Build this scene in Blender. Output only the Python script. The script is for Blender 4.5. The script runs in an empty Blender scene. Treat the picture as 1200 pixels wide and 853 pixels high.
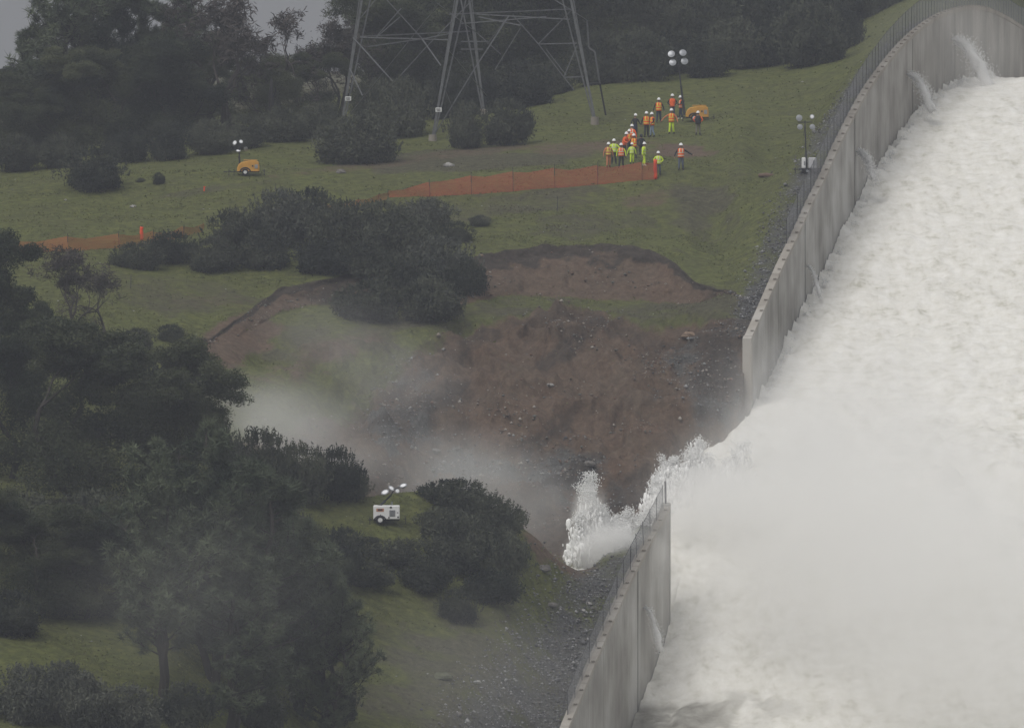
import bpy, math, random
import numpy as np
from mathutils import Vector, Matrix
from mathutils.bvhtree import BVHTree

random.seed(7); rng = np.random.default_rng(7)
sc = bpy.context.scene
C = sc.collection
R = math.radians
# ---------------------------------------------------------------- camera, world, sun, exposure
F = 12000.0; HZ = 100.0; CZ = 60.0            # focal length and horizon in units of the 1200 x 853 photograph
cam = bpy.data.cameras.new('camera'); camo = bpy.data.objects.new('camera', cam); C.objects.link(camo)
camo.location = (0, 0, CZ); camo.rotation_euler = (R(90), 0, 0)
cam.lens = 360; cam.sensor_width = 36; cam.shift_y = -(426.5 - HZ) / 1200.0
cam.clip_start = 1.0; cam.clip_end = 12000
sc.camera = camo
w = bpy.data.worlds.new("World"); sc.world = w; w.use_nodes = True
wn = w.node_tree.nodes; wl = w.node_tree.links; wn.clear()
SUN_EL, SUN_AZ = 52.0, 215.0                  # high, behind the camera's left shoulder
sky = wn.new('ShaderNodeTexSky'); sky.sky_type = 'NISHITA'; sky.sun_disc = False
sky.sun_elevation = R(SUN_EL); sky.sun_rotation = R(SUN_AZ)
sky.air_density = 2.0; sky.dust_density = 6.0
hs = wn.new('ShaderNodeHueSaturation'); hs.inputs['Saturation'].default_value = 0.18
tc = wn.new('ShaderNodeTexCoord'); sx = wn.new('ShaderNodeSeparateXYZ')
mr = wn.new('ShaderNodeMapRange'); mr.inputs[1].default_value = 0.0; mr.inputs[2].default_value = 1.0
mr.inputs[3].default_value = 0.36; mr.inputs[4].default_value = 1.15     # overcast: dimmer at the horizon than overhead
mx = wn.new('ShaderNodeMix'); mx.data_type = 'RGBA'; mx.inputs[0].default_value = 0.8
ovr = wn.new('ShaderNodeVectorMath'); ovr.operation = 'SCALE'; ovr.inputs[0].default_value = (6.1, 6.15, 6.3)
bg = wn.new('ShaderNodeBackground'); bg.inputs['Strength'].default_value = 0.085
wo = wn.new('ShaderNodeOutputWorld')
wl.new(sky.outputs[0], hs.inputs['Color']); wl.new(hs.outputs[0], mx.inputs[6])
wl.new(tc.outputs['Generated'], sx.inputs[0]); wl.new(sx.outputs[2], mr.inputs[0])
wl.new(mr.outputs[0], ovr.inputs['Scale']); wl.new(ovr.outputs[0], mx.inputs[7])
sc2 = wn.new('ShaderNodeVectorMath'); sc2.operation = 'SCALE'; wl.new(mx.outputs[2], sc2.inputs[0]); wl.new(mr.outputs[0], sc2.inputs['Scale'])
sc2.inputs['Scale'].default_value = 1
wl.new(mx.outputs[2], bg.inputs['Color']); wl.new(bg.outputs[0], wo.inputs[0])
sl = bpy.data.lights.new('sun', 'SUN'); sl.energy = 1.25; sl.angle = R(28); sl.color = (1.0, 0.975, 0.94)
so = bpy.data.objects.new('sun', sl); C.objects.link(so)
_az = R(SUN_AZ); _d = Vector((math.sin(_az) * math.cos(R(SUN_EL)), math.cos(_az) * math.cos(R(SUN_EL)), math.sin(R(SUN_EL))))
so.rotation_euler = (-_d).to_track_quat('-Z', 'Y').to_euler(); so.location = (0, 300, 300)
sc.view_settings.view_transform = 'Standard'; sc.view_settings.look = 'None'
sc.view_settings.exposure = 0.30; sc.view_settings.gamma = 1.0
sc.cycles.max_bounces = 24; sc.cycles.diffuse_bounces = 5; sc.cycles.glossy_bounces = 1
sc.cycles.transmission_bounces = 6; sc.cycles.volume_bounces = 22; sc.cycles.transparent_max_bounces = 8
sc.cycles.caustics_reflective = False; sc.cycles.caustics_refractive = False
sc.cycles.use_denoising = True; sc.cycles.volume_max_steps = 96; sc.cycles.volume_step_rate = 1.0
try: sc.cycles.denoiser = 'OPENIMAGEDENOISE'
except Exception: pass

# ---------------------------------------------------------------- helpers
def W(px, py, d):                              # photograph position at a distance -> a point of the place
    return Vector(((px - 600) / F * d, d, CZ + (HZ - py) / F * d))

def tag(o, label=None, cat=None, group=None, kind=None):
    if label: o['label'] = label
    if cat: o['category'] = cat
    if group: o['group'] = group
    if kind: o['kind'] = kind
    return o

def empty(name, loc, label, cat, group=None, rz=0.0, s=1.0):
    o = bpy.data.objects.new(name, None); C.objects.link(o); o.location = loc; o.rotation_euler = (0, 0, rz)
    o.scale = (s, s, s) if not isinstance(s, tuple) else s
    return tag(o, label, cat, group)

def np_mesh(name, V, Fc, mats, smooth=False, mi=None):
    V = np.asarray(V, dtype=np.float32); Fc = np.asarray(Fc, dtype=np.int32)
    me = bpy.data.meshes.new(name); n = Fc.shape[1]
    me.vertices.add(len(V)); me.vertices.foreach_set('co', V.ravel())
    me.loops.add(Fc.size); me.loops.foreach_set('vertex_index', Fc.ravel())
    me.polygons.add(len(Fc)); me.polygons.foreach_set('loop_start', np.arange(0, Fc.size, n, dtype=np.int32))
    if smooth: me.polygons.foreach_set('use_smooth', np.ones(len(Fc), dtype=bool))
    for m in (mats if isinstance(mats, (list, tuple)) else [mats]): me.materials.append(m)
    if mi is not None: me.polygons.foreach_set('material_index', np.asarray(mi, dtype=np.int32))
    me.update(calc_edges=True); me.validate()
    return me

def link(name, me, parent=None, loc=None):
    o = bpy.data.objects.new(name, me); C.objects.link(o)
    if parent is not None: o.parent = parent
    if loc is not None: o.location = loc
    return o

class MB:                                      # collects simple shapes into one mesh
    def __init__(s): s.v = []; s.f = []; s.m = []
    def add(s, vs, fs, m=0):
        b = len(s.v); s.v += [tuple(v) for v in vs]; s.f += [tuple(i + b for i in f) for f in fs]; s.m += [m] * len(fs); return s
    def box(s, c, d, rot=None, m=0, taper=1.0, bev=0.0):
        x, y, z = d[0] / 2, d[1] / 2, d[2] / 2; c = Vector(c)
        if bev > 0:
            b = min(bev, x * .9, y * .9, z * .9); P = []
            for zz, ins in ((-z, b), (-z + b, 0), (z - b, 0), (z, b)):
                k = 1 if zz < 0 else taper
                a, e = (x - ins) * k, (y - ins) * k; q = b * .7
                P += [(-a + q, -e, zz), (a - q, -e, zz), (a, -e + q, zz), (a, e - q, zz), (a - q, e, zz), (-a + q, e, zz), (-a, e - q, zz), (-a, -e + q, zz)]
            fs = []
            for l in range(3):
                for i in range(8):
                    j = (i + 1) % 8; fs.append((l * 8 + i, l * 8 + j, l * 8 + 8 + j, l * 8 + 8 + i))
            fs.append(tuple(range(7, -1, -1))); fs.append(tuple(range(24, 32)))
        else:
            t = taper
            P = [(-x, -y, -z), (x, -y, -z), (x, y, -z), (-x, y, -z), (-x * t, -y * t, z), (x * t, -y * t, z), (x * t, y * t, z), (-x * t, y * t, z)]
            fs = [(0, 3, 2, 1), (4, 5, 6, 7), (0, 1, 5, 4), (1, 2, 6, 5), (2, 3, 7, 6), (3, 0, 4, 7)]
        P = [Vector(p) for p in P]
        if rot is not None: P = [rot @ p for p in P]
        return s.add([p + c for p in P], fs, m)
    def tube(s, pts, rs, n=8, m=0, cap=True):
        pts = [Vector(p) for p in pts]; b = len(s.v); vs = []; fs = []
        if not hasattr(rs, '__len__'): rs = [rs] * len(pts)
        prev = None
        for i, p in enumerate(pts):
            t = (pts[min(i + 1, len(pts) - 1)] - pts[max(i - 1, 0)])
            if t.length < 1e-7: t = Vector((0, 0, 1))
            t.normalize()
            if prev is None:
                a = t.orthogonal().normalized()
            else:
                a = prev - t * prev.dot(t)
                a = a.normalized() if a.length > 1e-5 else t.orthogonal().normalized()
            prev = a; c2 = t.cross(a)
            for k in range(n):
                th = 2 * math.pi * k / n
                vs.append(p + (a * math.cos(th) + c2 * math.sin(th)) * rs[i])
        for i in range(len(pts) - 1):
            for k in range(n):
                k2 = (k + 1) % n
                fs.append((i * n + k, i * n + k2, i * n + n + k2, i * n + n + k))
        if cap:
            fs.append(tuple(range(n - 1, -1, -1))); fs.append(tuple(range((len(pts) - 1) * n, len(pts) * n)))
        return s.add(vs, fs, m)
    def ball(s, c, r, nu=10, nv=7, m=0, rot=None):
        if not hasattr(r, '__len__'): r = (r, r, r)
        c = Vector(c); vs = []; fs = []
        for i in range(nv + 1):
            ph = math.pi * i / nv
            for k in range(nu):
                th = 2 * math.pi * k / nu
                p = Vector((r[0] * math.sin(ph) * math.cos(th), r[1] * math.sin(ph) * math.sin(th), r[2] * math.cos(ph)))
                vs.append((rot @ p if rot is not None else p) + c)
        for i in range(nv):
            for k in range(nu):
                k2 = (k + 1) % nu
                fs.append((i * nu + k, (i + 1) * nu + k, (i + 1) * nu + k2, i * nu + k2))
        return s.add(vs, fs, m)
    def mesh(s, name, mats, smooth=False):
        me = bpy.data.meshes.new(name); me.from_pydata(s.v, [], s.f)
        for m in (mats if isinstance(mats, (list, tuple)) else [mats]): me.materials.append(m)
        me.polygons.foreach_set('material_index', s.m)
        if smooth: me.polygons.foreach_set('use_smooth', [True] * len(s.f))
        me.update(); me.validate(); return me
    def build(s, name, mats, parent=None, smooth=False, loc=None):
        return link(name, s.mesh(name, mats, smooth), parent, loc)

# numpy value noise
def _h(ix, iy, iz, seed):
    n = (ix.astype(np.int64) * 374761393 + iy.astype(np.int64) * 668265263 + iz.astype(np.int64) * 2147483647 + seed * 1274126177) & 0xFFFFFFFF
    n = ((n ^ (n >> 13)) * 1103515245) & 0xFFFFFFFF
    n = ((n ^ (n >> 15)) * 2246822519) & 0xFFFFFFFF
    return ((n ^ (n >> 16)) & 0xFFFFFF) / float(0xFFFFFF)
def noise3(x, y, z=0.0, seed=0):
    x, y, z = np.broadcast_arrays(np.asarray(x, float), np.asarray(y, float), np.asarray(z, float))
    ix, iy, iz = np.floor(x), np.floor(y), np.floor(z); fx, fy, fz = x - ix, y - iy, z - iz
    fx = fx * fx * (3 - 2 * fx); fy = fy * fy * (3 - 2 * fy); fz = fz * fz * (3 - 2 * fz); r = 0
    for a in (0, 1):
        for b in (0, 1):
            for c in (0, 1):
                r = r + _h(ix + a, iy + b, iz + c, seed) * (fx if a else 1 - fx) * (fy if b else 1 - fy) * (fz if c else 1 - fz)
    return r * 2 - 1
def fbm(x, y, z=0.0, seed=0, o=4, g=.5):
    r = 0; a = 1.0; t = 0; x = np.asarray(x, float); y = np.asarray(y, float); z = np.asarray(z, float)
    for i in range(o):
        r = r + a * noise3(x, y, z, seed + i * 17); t += a; a *= g; x = x * 2.03 + 3.1; y = y * 2.01 + 1.7; z = z * 2.02
    return r / t
def sstep(a, b, x):
    t = np.clip((x - a) / (b - a), 0, 1); return t * t * (3 - 2 * t)

# ---------------------------------------------------------------- materials
def new_mat(name):
    m = bpy.data.materials.new(name); m.use_nodes = True
    return m, m.node_tree.nodes, m.node_tree.links, m.node_tree.nodes['Principled BSDF']
def srgb(c): return tuple(((v / 12.92) if v <= .04045 else ((v + .055) / 1.055) ** 2.4) for v in c)
_mc = {}
def mat(name, col, rough=.7, metal=0.0, var=.18, scale=6.0, spec=.3, bump=0.0, col2=None, detail=4):
    if name in _mc: return _mc[name]
    m, N, L, b = new_mat(name)
    b.inputs['Roughness'].default_value = rough; b.inputs['Metallic'].default_value = metal
    b.inputs['Specular IOR Level'].default_value = spec
    t = N.new('ShaderNodeTexCoord'); n = N.new('ShaderNodeTexNoise'); n.inputs['Scale'].default_value = scale; n.inputs['Detail'].default_value = detail
    L.new(t.outputs['Object'], n.inputs['Vector'])
    r = N.new('ShaderNodeValToRGB'); r.color_ramp.elements[0].position = .3; r.color_ramp.elements[1].position = .7
    c2 = col2 or tuple(min(1, c * (1 + var)) for c in col)
    r.color_ramp.elements[0].color = (*[c * (1 - var) for c in col], 1); r.color_ramp.elements[1].color = (*c2, 1)
    L.new(n.outputs['Fac'], r.inputs[0]); L.new(r.outputs[0], b.inputs['Base Color'])
    if bump:
        bp = N.new('ShaderNodeBump'); bp.inputs['Strength'].default_value = bump; bp.inputs['Distance'].default_value = .05
        L.new(n.outputs['Fac'], bp.inputs['Height']); L.new(bp.outputs[0], b.inputs['Normal'])
    _mc[name] = m; return m
def leaf_mat(name, a, bcol, scale=.8):
    m, N, L, b = new_mat(name)
    g = N.new('ShaderNodeNewGeometry'); n = N.new('ShaderNodeTexNoise'); n.inputs['Scale'].default_value = scale; n.inputs['Detail'].default_value = 3
    L.new(g.outputs['Position'], n.inputs['Vector'])
    oi = N.new('ShaderNodeObjectInfo')
    ad = N.new('ShaderNodeMath'); ad.operation = 'MULTIPLY_ADD'; ad.inputs[1].default_value = .35; L.new(oi.outputs['Random'], ad.inputs[0])
    s2 = N.new('ShaderNodeMath'); s2.operation = 'SUBTRACT'; s2.inputs[1].default_value = .17; L.new(n.outputs['Fac'], s2.inputs[0])
    L.new(s2.outputs[0], ad.inputs[2])
    r = N.new('ShaderNodeValToRGB'); r.color_ramp.elements[0].position = .3; r.color_ramp.elements[1].position = .72
    r.color_ramp.elements[0].color = (*a, 1); r.color_ramp.elements[1].color = (*bcol, 1)
    L.new(ad.outputs[0], r.inputs[0]); L.new(r.outputs[0], b.inputs['Base Color'])
    b.inputs['Roughness'].default_value = .75; b.inputs['Specular IOR Level'].default_value = .15
    return m
M_bush = leaf_mat('bush_leaves', (.020, .025, .020), (.085, .092, .064), .7)
M_oakleaf = leaf_mat('oak_leaves', (.022, .030, .018), (.082, .092, .046), .35)
M_pine = leaf_mat('pine_needles', (.034, .048, .030), (.105, .125, .075), .45)
M_sage = leaf_mat('sage_leaves', (.045, .052, .045), (.095, .10, .078), .9)
M_bark = mat('bark', (.040, .034, .030), .9, var=.35, scale=3, bump=.6)
M_twig = mat('twig', (.055, .046, .042), .9, var=.3, scale=2)
M_char = mat('charred_bark', (.016, .015, .015), .9, var=.3, scale=4, bump=.5)
M_rock = mat('rock', (.15, .14, .13), .9, var=.3, scale=3, bump=.5)
M_rockl = mat('pale_rock', (.30, .29, .28), .9, var=.25, scale=3, bump=.5)
M_steel = mat('galvanised_steel', (.13, .135, .14), .6, .2, var=.2, scale=3)
M_dsteel = mat('dark_steel', (.035, .036, .04), .6, .2, var=.3, scale=3)
M_blk = mat('black_rubber', (.022, .022, .024), .8)
M_post = mat('fence_post_steel', (.06, .06, .065), .7, .2)
M_white = mat('white_paint', (.72, .72, .72), .45, var=.06, scale=2)
M_yel = mat('yellow_paint', (.52, .27, .05), .5, var=.14, scale=2)
M_lens = mat('lamp_glass', (.15, .155, .17), .4, var=.3, scale=9, spec=.4)
M_refl = mat('lamp_housing', (.30, .31, .33), .35, .3, var=.15, scale=8)
M_org = mat('orange_plastic', (.75, .085, .03), .5, var=.1)
M_skin = mat('skin', (.35, .20, .14), .6, var=.08)
M_hat = mat('white_hard_hat', (.80, .80, .80), .35, var=.03)
M_lime = mat('lime_fabric', (.60, .78, .05), .8, var=.1, scale=9)
M_ofab = mat('orange_fabric', (.80, .13, .025), .8, var=.1, scale=9)
M_pale = mat('faded_orange_fabric', (.50, .19, .09), .85, var=.12, scale=9)
M_tape = mat('silver_reflective_tape', (.62, .64, .50), .4, var=.06)
M_ytape = mat('yellow_reflective_tape', (.70, .66, .10), .4, var=.06)
M_dark = mat('dark_fabric', (.024, .025, .030), .9, var=.25)
M_navy = mat('navy_fabric', (.030, .040, .070), .9, var=.2)
M_jean = mat('pale_denim', (.20, .26, .36), .9, var=.15)
M_grey = mat('grey_denim', (.09, .11, .15), .9, var=.2)
M_khaki = mat('khaki_fabric', (.16, .15, .12), .9, var=.15)
M_boot = mat('boot_leather', (.03, .025, .02), .7)
M_hair = mat('brown_hair', (.03, .02, .015), .8)

# net with real holes in its weave
def net_mat(name, col, cover, scale):
    m, N, L, b = new_mat(name)
    b.inputs['Base Color'].default_value = (*col, 1); b.inputs['Roughness'].default_value = .6
    t = N.new('ShaderNodeTexCoord'); mp = N.new('ShaderNodeMapping'); mp.inputs['Scale'].default_value = (scale, scale, scale)
    L.new(t.outputs['Object'], mp.inputs[0])
    fr = N.new('ShaderNodeVectorMath'); fr.operation = 'FRACTION'; L.new(mp.outputs[0], fr.inputs[0])
    sp = N.new('ShaderNodeSeparateXYZ'); L.new(fr.outputs[0], sp.inputs[0])
    k = 1 - math.sqrt(1 - cover)
    a1 = N.new('ShaderNodeMath'); a1.operation = 'LESS_THAN'; a1.inputs[1].default_value = k; L.new(sp.outputs[0], a1.inputs[0])
    a2 = N.new('ShaderNodeMath'); a2.operation = 'LESS_THAN'; a2.inputs[1].default_value = k; L.new(sp.outputs[2], a2.inputs[0])
    a3 = N.new('ShaderNodeMath'); a3.operation = 'MAXIMUM'; L.new(a1.outputs[0], a3.inputs[0]); L.new(a2.outputs[0], a3.inputs[1])
    L.new(a3.outputs[0], b.inputs['Alpha'])
    return m
M_net = net_mat('orange_plastic_net', (.55, .075, .045), .42, 14)
M_netl = net_mat('faded_orange_net', (.45, .13, .04), .5, 14)
M_chain = net_mat('chain_link_weave', (.13, .135, .15), .55, 12)

# ---------------------------------------------------------------- spillway geometry
def DW(px): return 95.8 / (0.17 - (px - 600) / F)          # distance of the wall line at a picture column
def XW(d): return 9.6 + 0.17 * (d - 620)                    # plan position of the wall line
tr = [(560, 1110), (610, 985), (640, 910), (665, 853), (700, 768), (740, 676), (785, 592), (880.6, 394), (897.5, 356), (916, 313), (935, 274), (950, 240), (969, 202.5),
      (980, 176), (993.5, 149), (1007, 122), (1020, 100), (1034, 81), (1047, 64), (1061, 48.5), (1074, 36), (1088, 25.6), (1101, 17.5),
      (1115, 12), (1128, 8.6), (1142, 7.5), (1155, 8.8), (1169, 13.5), (1182, 20.5), (1200, 32), (1230, 44), (1290, 60), (1400, 76)]
_td = np.array([DW(p[0]) for p in tr]); _tz = np.array([(HZ - p[1]) / F * DW(p[0]) for p in tr])
_dd = np.arange(_td[0] - 60, _td[-1] + 60, 1.0)
_zz = np.interp(_dd, _td, _tz); _zz[_dd < _td[0]] = _tz[0] - (_td[0] - _dd[_dd < _td[0]]) * .30
_k = np.hanning(9); _k /= _k.sum(); _zs = np.convolve(np.pad(_zz, 4, mode='edge'), _k, mode='valid')
def TOP(d): return np.interp(d, _dd, _zs) + CZ
def WL(d):
    drop = np.interp(d, [500, 600, 618, 640, 653, 677, 702, 729, 752, 780, 860], [8.9, 8.6, 8.4, 5.2, 4.7, 5.9, 6.7, 6.1, 5.6, 5.3, 6.0])
    return TOP(d) - drop
WALL_UP0 = DW(880.6); WALL_LO1 = DW(785)                    # broken ends of the two pieces of wall

# ---------------------------------------------------------------- terrain
def lay(*a): return a
LAYERS = [  # each: picture column -> (row, distance); hidden ones carry the row they would have
 ('flat', 5, -52), ('flat', 300, -52), ('flat', 470, -48),
 [(-300, 870, 526), (0, 870, 530), (100, 870, 533), (200, 870, 537), (300, 870, 548), (400, 870, 563), (500, 870, 568), (600, 870, 572), (700, 860, 580), (1500, 860, 584)],
 [(-300, 730, 550), (0, 730, 552), (200, 728, 557), (300, 720, 572), (400, 715, 584), (500, 712, 588), (600, 740, 588), (700, 768, 592), (785, 768, 594), (1500, 768, 594)],
 [(-300, 600, 570), (0, 600, 575), (100, 598, 580), (200, 592, 586), (300, 586, 594), (380, 586, 597), (440, 580, 600), (500, 574, 602), (560, 584, 603), (600, 606, 603), (640, 637, 604), (680, 660, 605), (735, 671, 606), (785, 675, 608), (1500, 675, 608)],
 [(-300, 545, 590), (0, 545, 592), (200, 540, 602), (300, 545, 606), (380, 590, 611), (450, 645, 614), (600, 690, 616), (785, 705, 618), (1500, 705, 618)],
 [(-300, 470, 613), (0, 470, 615), (200, 490, 615), (300, 520, 619), (400, 552, 625), (500, 590, 630), (600, 628, 633), (700, 645, 634), (785, 650, 635), (880, 640, 639), (1500, 640, 639)],
 [(-300, 425, 630), (0, 425, 631), (200, 445, 631), (300, 460, 636), (400, 465, 641), (500, 482, 645), (600, 492, 647), (700, 495, 648), (800, 492, 648), (880, 475, 650), (1500, 470, 650)],
 [(-300, 385, 645), (0, 385, 646), (200, 412, 641), (240, 425, 641), (300, 418, 649), (350, 408, 651), (400, 404, 652), (450, 397, 655), (520, 385, 658), (560, 377, 660), (600, 370, 661), (650, 365, 663), (700, 362, 664), (760, 372, 661), (800, 366, 661), (840, 366, 659), (875, 360, 659), (950, 300, 668), (1500, 300, 668)],
 [(-300, 362, 652), (0, 362, 652), (200, 392, 648), (240, 409, 646.5), (270, 398, 650), (300, 385, 655), (330, 364, 661), (400, 352, 665), (450, 362, 663), (520, 366, 662), (560, 356, 664), (600, 350, 668), (700, 352, 669), (760, 352, 669), (800, 353, 667), (850, 354, 664.5), (880, 356, 661), (950, 280, 671), (1500, 280, 671)],
 [(-300, 345, 658), (0, 345, 658), (150, 352, 656), (200, 388, 649.5), (240, 402, 648), (270, 384, 652), (285, 370, 655.5), (300, 357, 659), (330, 337, 664), (380, 327, 666), (420, 318, 668), (500, 308, 670), (560, 300, 672), (600, 292, 674), (640, 287, 675.5), (680, 285, 676), (740, 285, 676), (770, 292, 675), (790, 306, 672), (820, 330, 667), (850, 349, 664.9), (880, 354, 662), (950, 262, 674), (1500, 262, 674)],
 [(-300, 262, 682), (0, 262, 682), (300, 250, 685), (500, 245, 687), (800, 245, 687), (880, 248, 686), (950, 234, 686), (1000, 150, 696), (1500, 150, 696)],
 [(-300, 226, 696), (0, 224, 697), (300, 200, 702), (600, 192, 704), (800, 188, 706), (900, 160, 712), (950, 165, 708), (1000, 122, 710), (1050, 58, 735), (1100, 10, 757), (1200, -25, 800), (1500, -25, 800)],
 [(-300, 203, 711), (0, 199, 712), (150, 183, 716), (300, 163, 722), (400, 156, 727), (500, 150, 730), (600, 136, 737), (700, 99, 752), (800, 86, 758), (900, 78, 765), (960, 55, 772), (1000, 38, 782), (1050, 5, 790), (1100, -18, 795), (1200, -60, 840), (1500, -60, 840)],
 [(-300, 180, 800), (0, 170, 800), (300, 140, 800), (500, 105, 800), (700, 58, 800), (900, 25, 805), (1050, -12, 812), (1200, -75, 860), (1500, -75, 860)],
 [(-300, 160, 900), (0, 150, 900), (300, 125, 900), (500, 90, 900), (700, 35, 900), (900, -5, 900), (1200, -80, 905), (1500, -80, 905)],
 [(-2500, 84, 1450), (-300, 78, 1450), (0, 71, 1450), (30, 69, 1450), (200, 80, 1450), (1500, 80, 1450)],
 ('flat', 1700, -30), ('flat', 2000, -58)]
NROW = [0, 3, 14, 14, 50, 48, 16, 26, 44, 40, 12, 26, 44, 34, 34, 30, 16, 12, 3, 3]
cols = np.concatenate([np.linspace(-2600, -160, 36), np.arange(-150, 1250, 2.6), np.linspace(1260, 3600, 36)])
Lpy = []; Ld = []; SM = lambda x, k=9: x
for L_ in LAYERS:
    if L_[0] == 'flat':
        Ld.append(np.full(len(cols), float(L_[1]))); Lpy.append(HZ - np.full(len(cols), L_[2] * F / L_[1]))
    else:
        a = np.array(L_, float); Lpy.append(np.interp(cols, a[:, 0], a[:, 1])); Ld.append(np.interp(cols, a[:, 0], a[:, 2]))
kk = np.hanning(13); kk /= kk.sum()
def smc(v): return np.convolve(np.pad(v, 6, mode='edge'), kk, mode='valid')
Lpy = [smc(v) for v in Lpy]; Ld = [smc(v) for v in Ld]
for k_, a_, q_ in ((9, 5.0, 1), (10, 3.0, 2), (11, 4.5, 3), (8, 6, 4)): Lpy[k_] = Lpy[k_] + np.where((cols > 100) & (cols < 880), a_ * fbm(cols / 22, 0 * cols, 0, 200 + q_, 5), 0)
Lz = [(HZ - p) / F * d for p, d in zip(Lpy, Ld)]
rowsD = []; rowsZ = []; rowsK = []
from itertools import count
for i in range(1, len(Ld)):
    n = NROW[i] if i < len(NROW) else 4
    for j in range(n):
        t = j / n
        rowsD.append(Ld[i - 1] * (1 - t) + Ld[i] * t); rowsZ.append(Lz[i - 1] * (1 - t) + Lz[i] * t); rowsK.append(i - 1 + t)
rowsD.append(Ld[-1]); rowsZ.append(Lz[-1]); rowsK.append(len(Ld) - 1)
D = np.array(rowsD); Z = np.array(rowsZ); K = np.array(rowsK)[:, None] * np.ones_like(D)
# soften the joins between the layers a little (rows), sharp at the scarp edges
for _ in range(3):
    S = Z.copy(); S[1:-1] = (Z[:-2] + 2 * Z[1:-1] + Z[2:]) / 4
    edge = (np.abs(K - 9) < .12) | (np.abs(K - 11) < .10)
    Z = np.where(edge, Z, S)
X = (cols[None, :] - 600) / F * D
PX = np.broadcast_to(cols[None, :], D.shape)
bare = sstep(6.3, 7.6, K) * (1 - sstep(8.9, 9.15, K)) * sstep(250, 420, PX)         # the big bare face
bareA = sstep(9.9, 10.15, K) * (1 - sstep(10.95, 11.05, K)) * sstep(225, 262, PX)   # face of the upper scarp
inside = (X > XW(D))
# relief
PY0 = HZ - Z * F / D
def gb(cx, cy, rx, ry): return np.exp(-((PX - cx) / rx) ** 2 - ((PY0 - cy) / ry) ** 2)
Z = Z - 1.3 * gb(838, 262, 30, 34) * (1 + .5 * fbm(X / 2, D / 3, 0, 105, 4)) + .9 * gb(868, 190, 20, 60) + .8 * gb(800, 205, 60, 14) - .8 * gb(770, 255, 60, 16) + .5 * gb(640, 215, 160, 12) + .5 * gb(240, 215, 160, 14) - .4 * gb(120, 250, 160, 12)
dec = np.clip((D - 470) / 60, 0, 1) * (1 - np.clip((D - 950) / 300, 0, 1))
Z = Z + dec * (.30 * fbm(X / 9, D / 9, 0, 3, 3) + .10 * fbm(X / 2.2, D / 2.2, 0, 5, 4))
rill = fbm(X / 2.6 + .4 * fbm(X / 3, D / 3, 0, 77, 2), D / 9, Z / 5, 9, 5)
rdg = 1 - np.abs(fbm(X / 5.5 + .5 * rill, D / 6, Z / 8, 91, 4)) * 2
terr = .35 * np.sin((Z + .8 * fbm(X / 5, D / 5, 0, 93, 3)) * 3.3)
Z = Z + bare * (1.25 * rill + 1.5 * (rdg - .7) + .8 * terr + .55 * fbm(X / .9, D / .9, Z / .9, 13, 5) + .5 * fbm(X / 2.2 + Z / 2, D / 2.5, Z / 1.2, 14, 4)) - bareA * (.45 * np.abs(fbm(X / 1.6, D / 6, Z / 2, 15, 4)))
YD = D + bareA * .9 * fbm(X / 1.3, Z / 1.0, 0, 19, 4) + bare * .8 * fbm(X / 1.8, Z / 1.5, 0, 21, 4)
Z = Z + dec * sstep(3.5, 5, K) * (1 - sstep(5.0, 5.6, K)) * sstep(540, 620, PX) * .22 * np.abs(fbm(X / 1.2, D / 1.2, 0, 23, 4))
far = sstep(950, 1300, D)
# fit the bank to the wall tops, cut the chute
topd = TOP(YD) - CZ
side = XW(YD) - X
haswall = np.maximum(sstep(WALL_UP0 - 6.5 + np.clip(side, 0, 6) * .5, WALL_UP0 + .2 + np.clip(side, 0, 6) * 1.0, YD + 1.3 * fbm(X / 1.6, YD / 2, 0, 83, 3) * sstep(.6, 1.5, side)) * (1 - sstep(860, 900, YD)), 1 - sstep(WALL_LO1 - 2.2, WALL_LO1 - .4, YD))
haswall = np.where(YD < 500, 0, haswall)
near = (1 - sstep(1.0, 5.5, side + .8 * fbm(X / 3, YD / 3, 0, 85, 3))) * (side > 0) * haswall
Z = Z * (1 - near) + (topd - .55) * near
cut = (side < .35) & (side > -58) & (YD > 480) & (YD < 880)
Z = np.where(cut, np.minimum(Z, topd - 11.0), Z)
gap = (YD > WALL_LO1 + .6) & (YD < WALL_UP0 + 2.6) & (side > -6) & (side < 9)
gz = np.interp(YD, [605, 612, 630, 638, 646, 652, 656], [-32, -34, -32, -29.5, -25.5, -20, -14.5])
gw = 1 - sstep(-.5, 4.5, side + 1.5 * fbm(X / 2, YD / 3, 0, 87, 4))
Z = np.where(gap, np.minimum(Z, gz * gw + Z * (1 - gw)), Z)
gv = np.stack([X, YD, Z + CZ], -1).reshape(-1, 3)
nr, nc = D.shape
ii = (np.arange(nr - 1)[:, None] * nc + np.arange(nc - 1)[None, :]).ravel()
gf = np.stack([ii, ii + 1, ii + nc + 1, ii + nc], -1)
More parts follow.
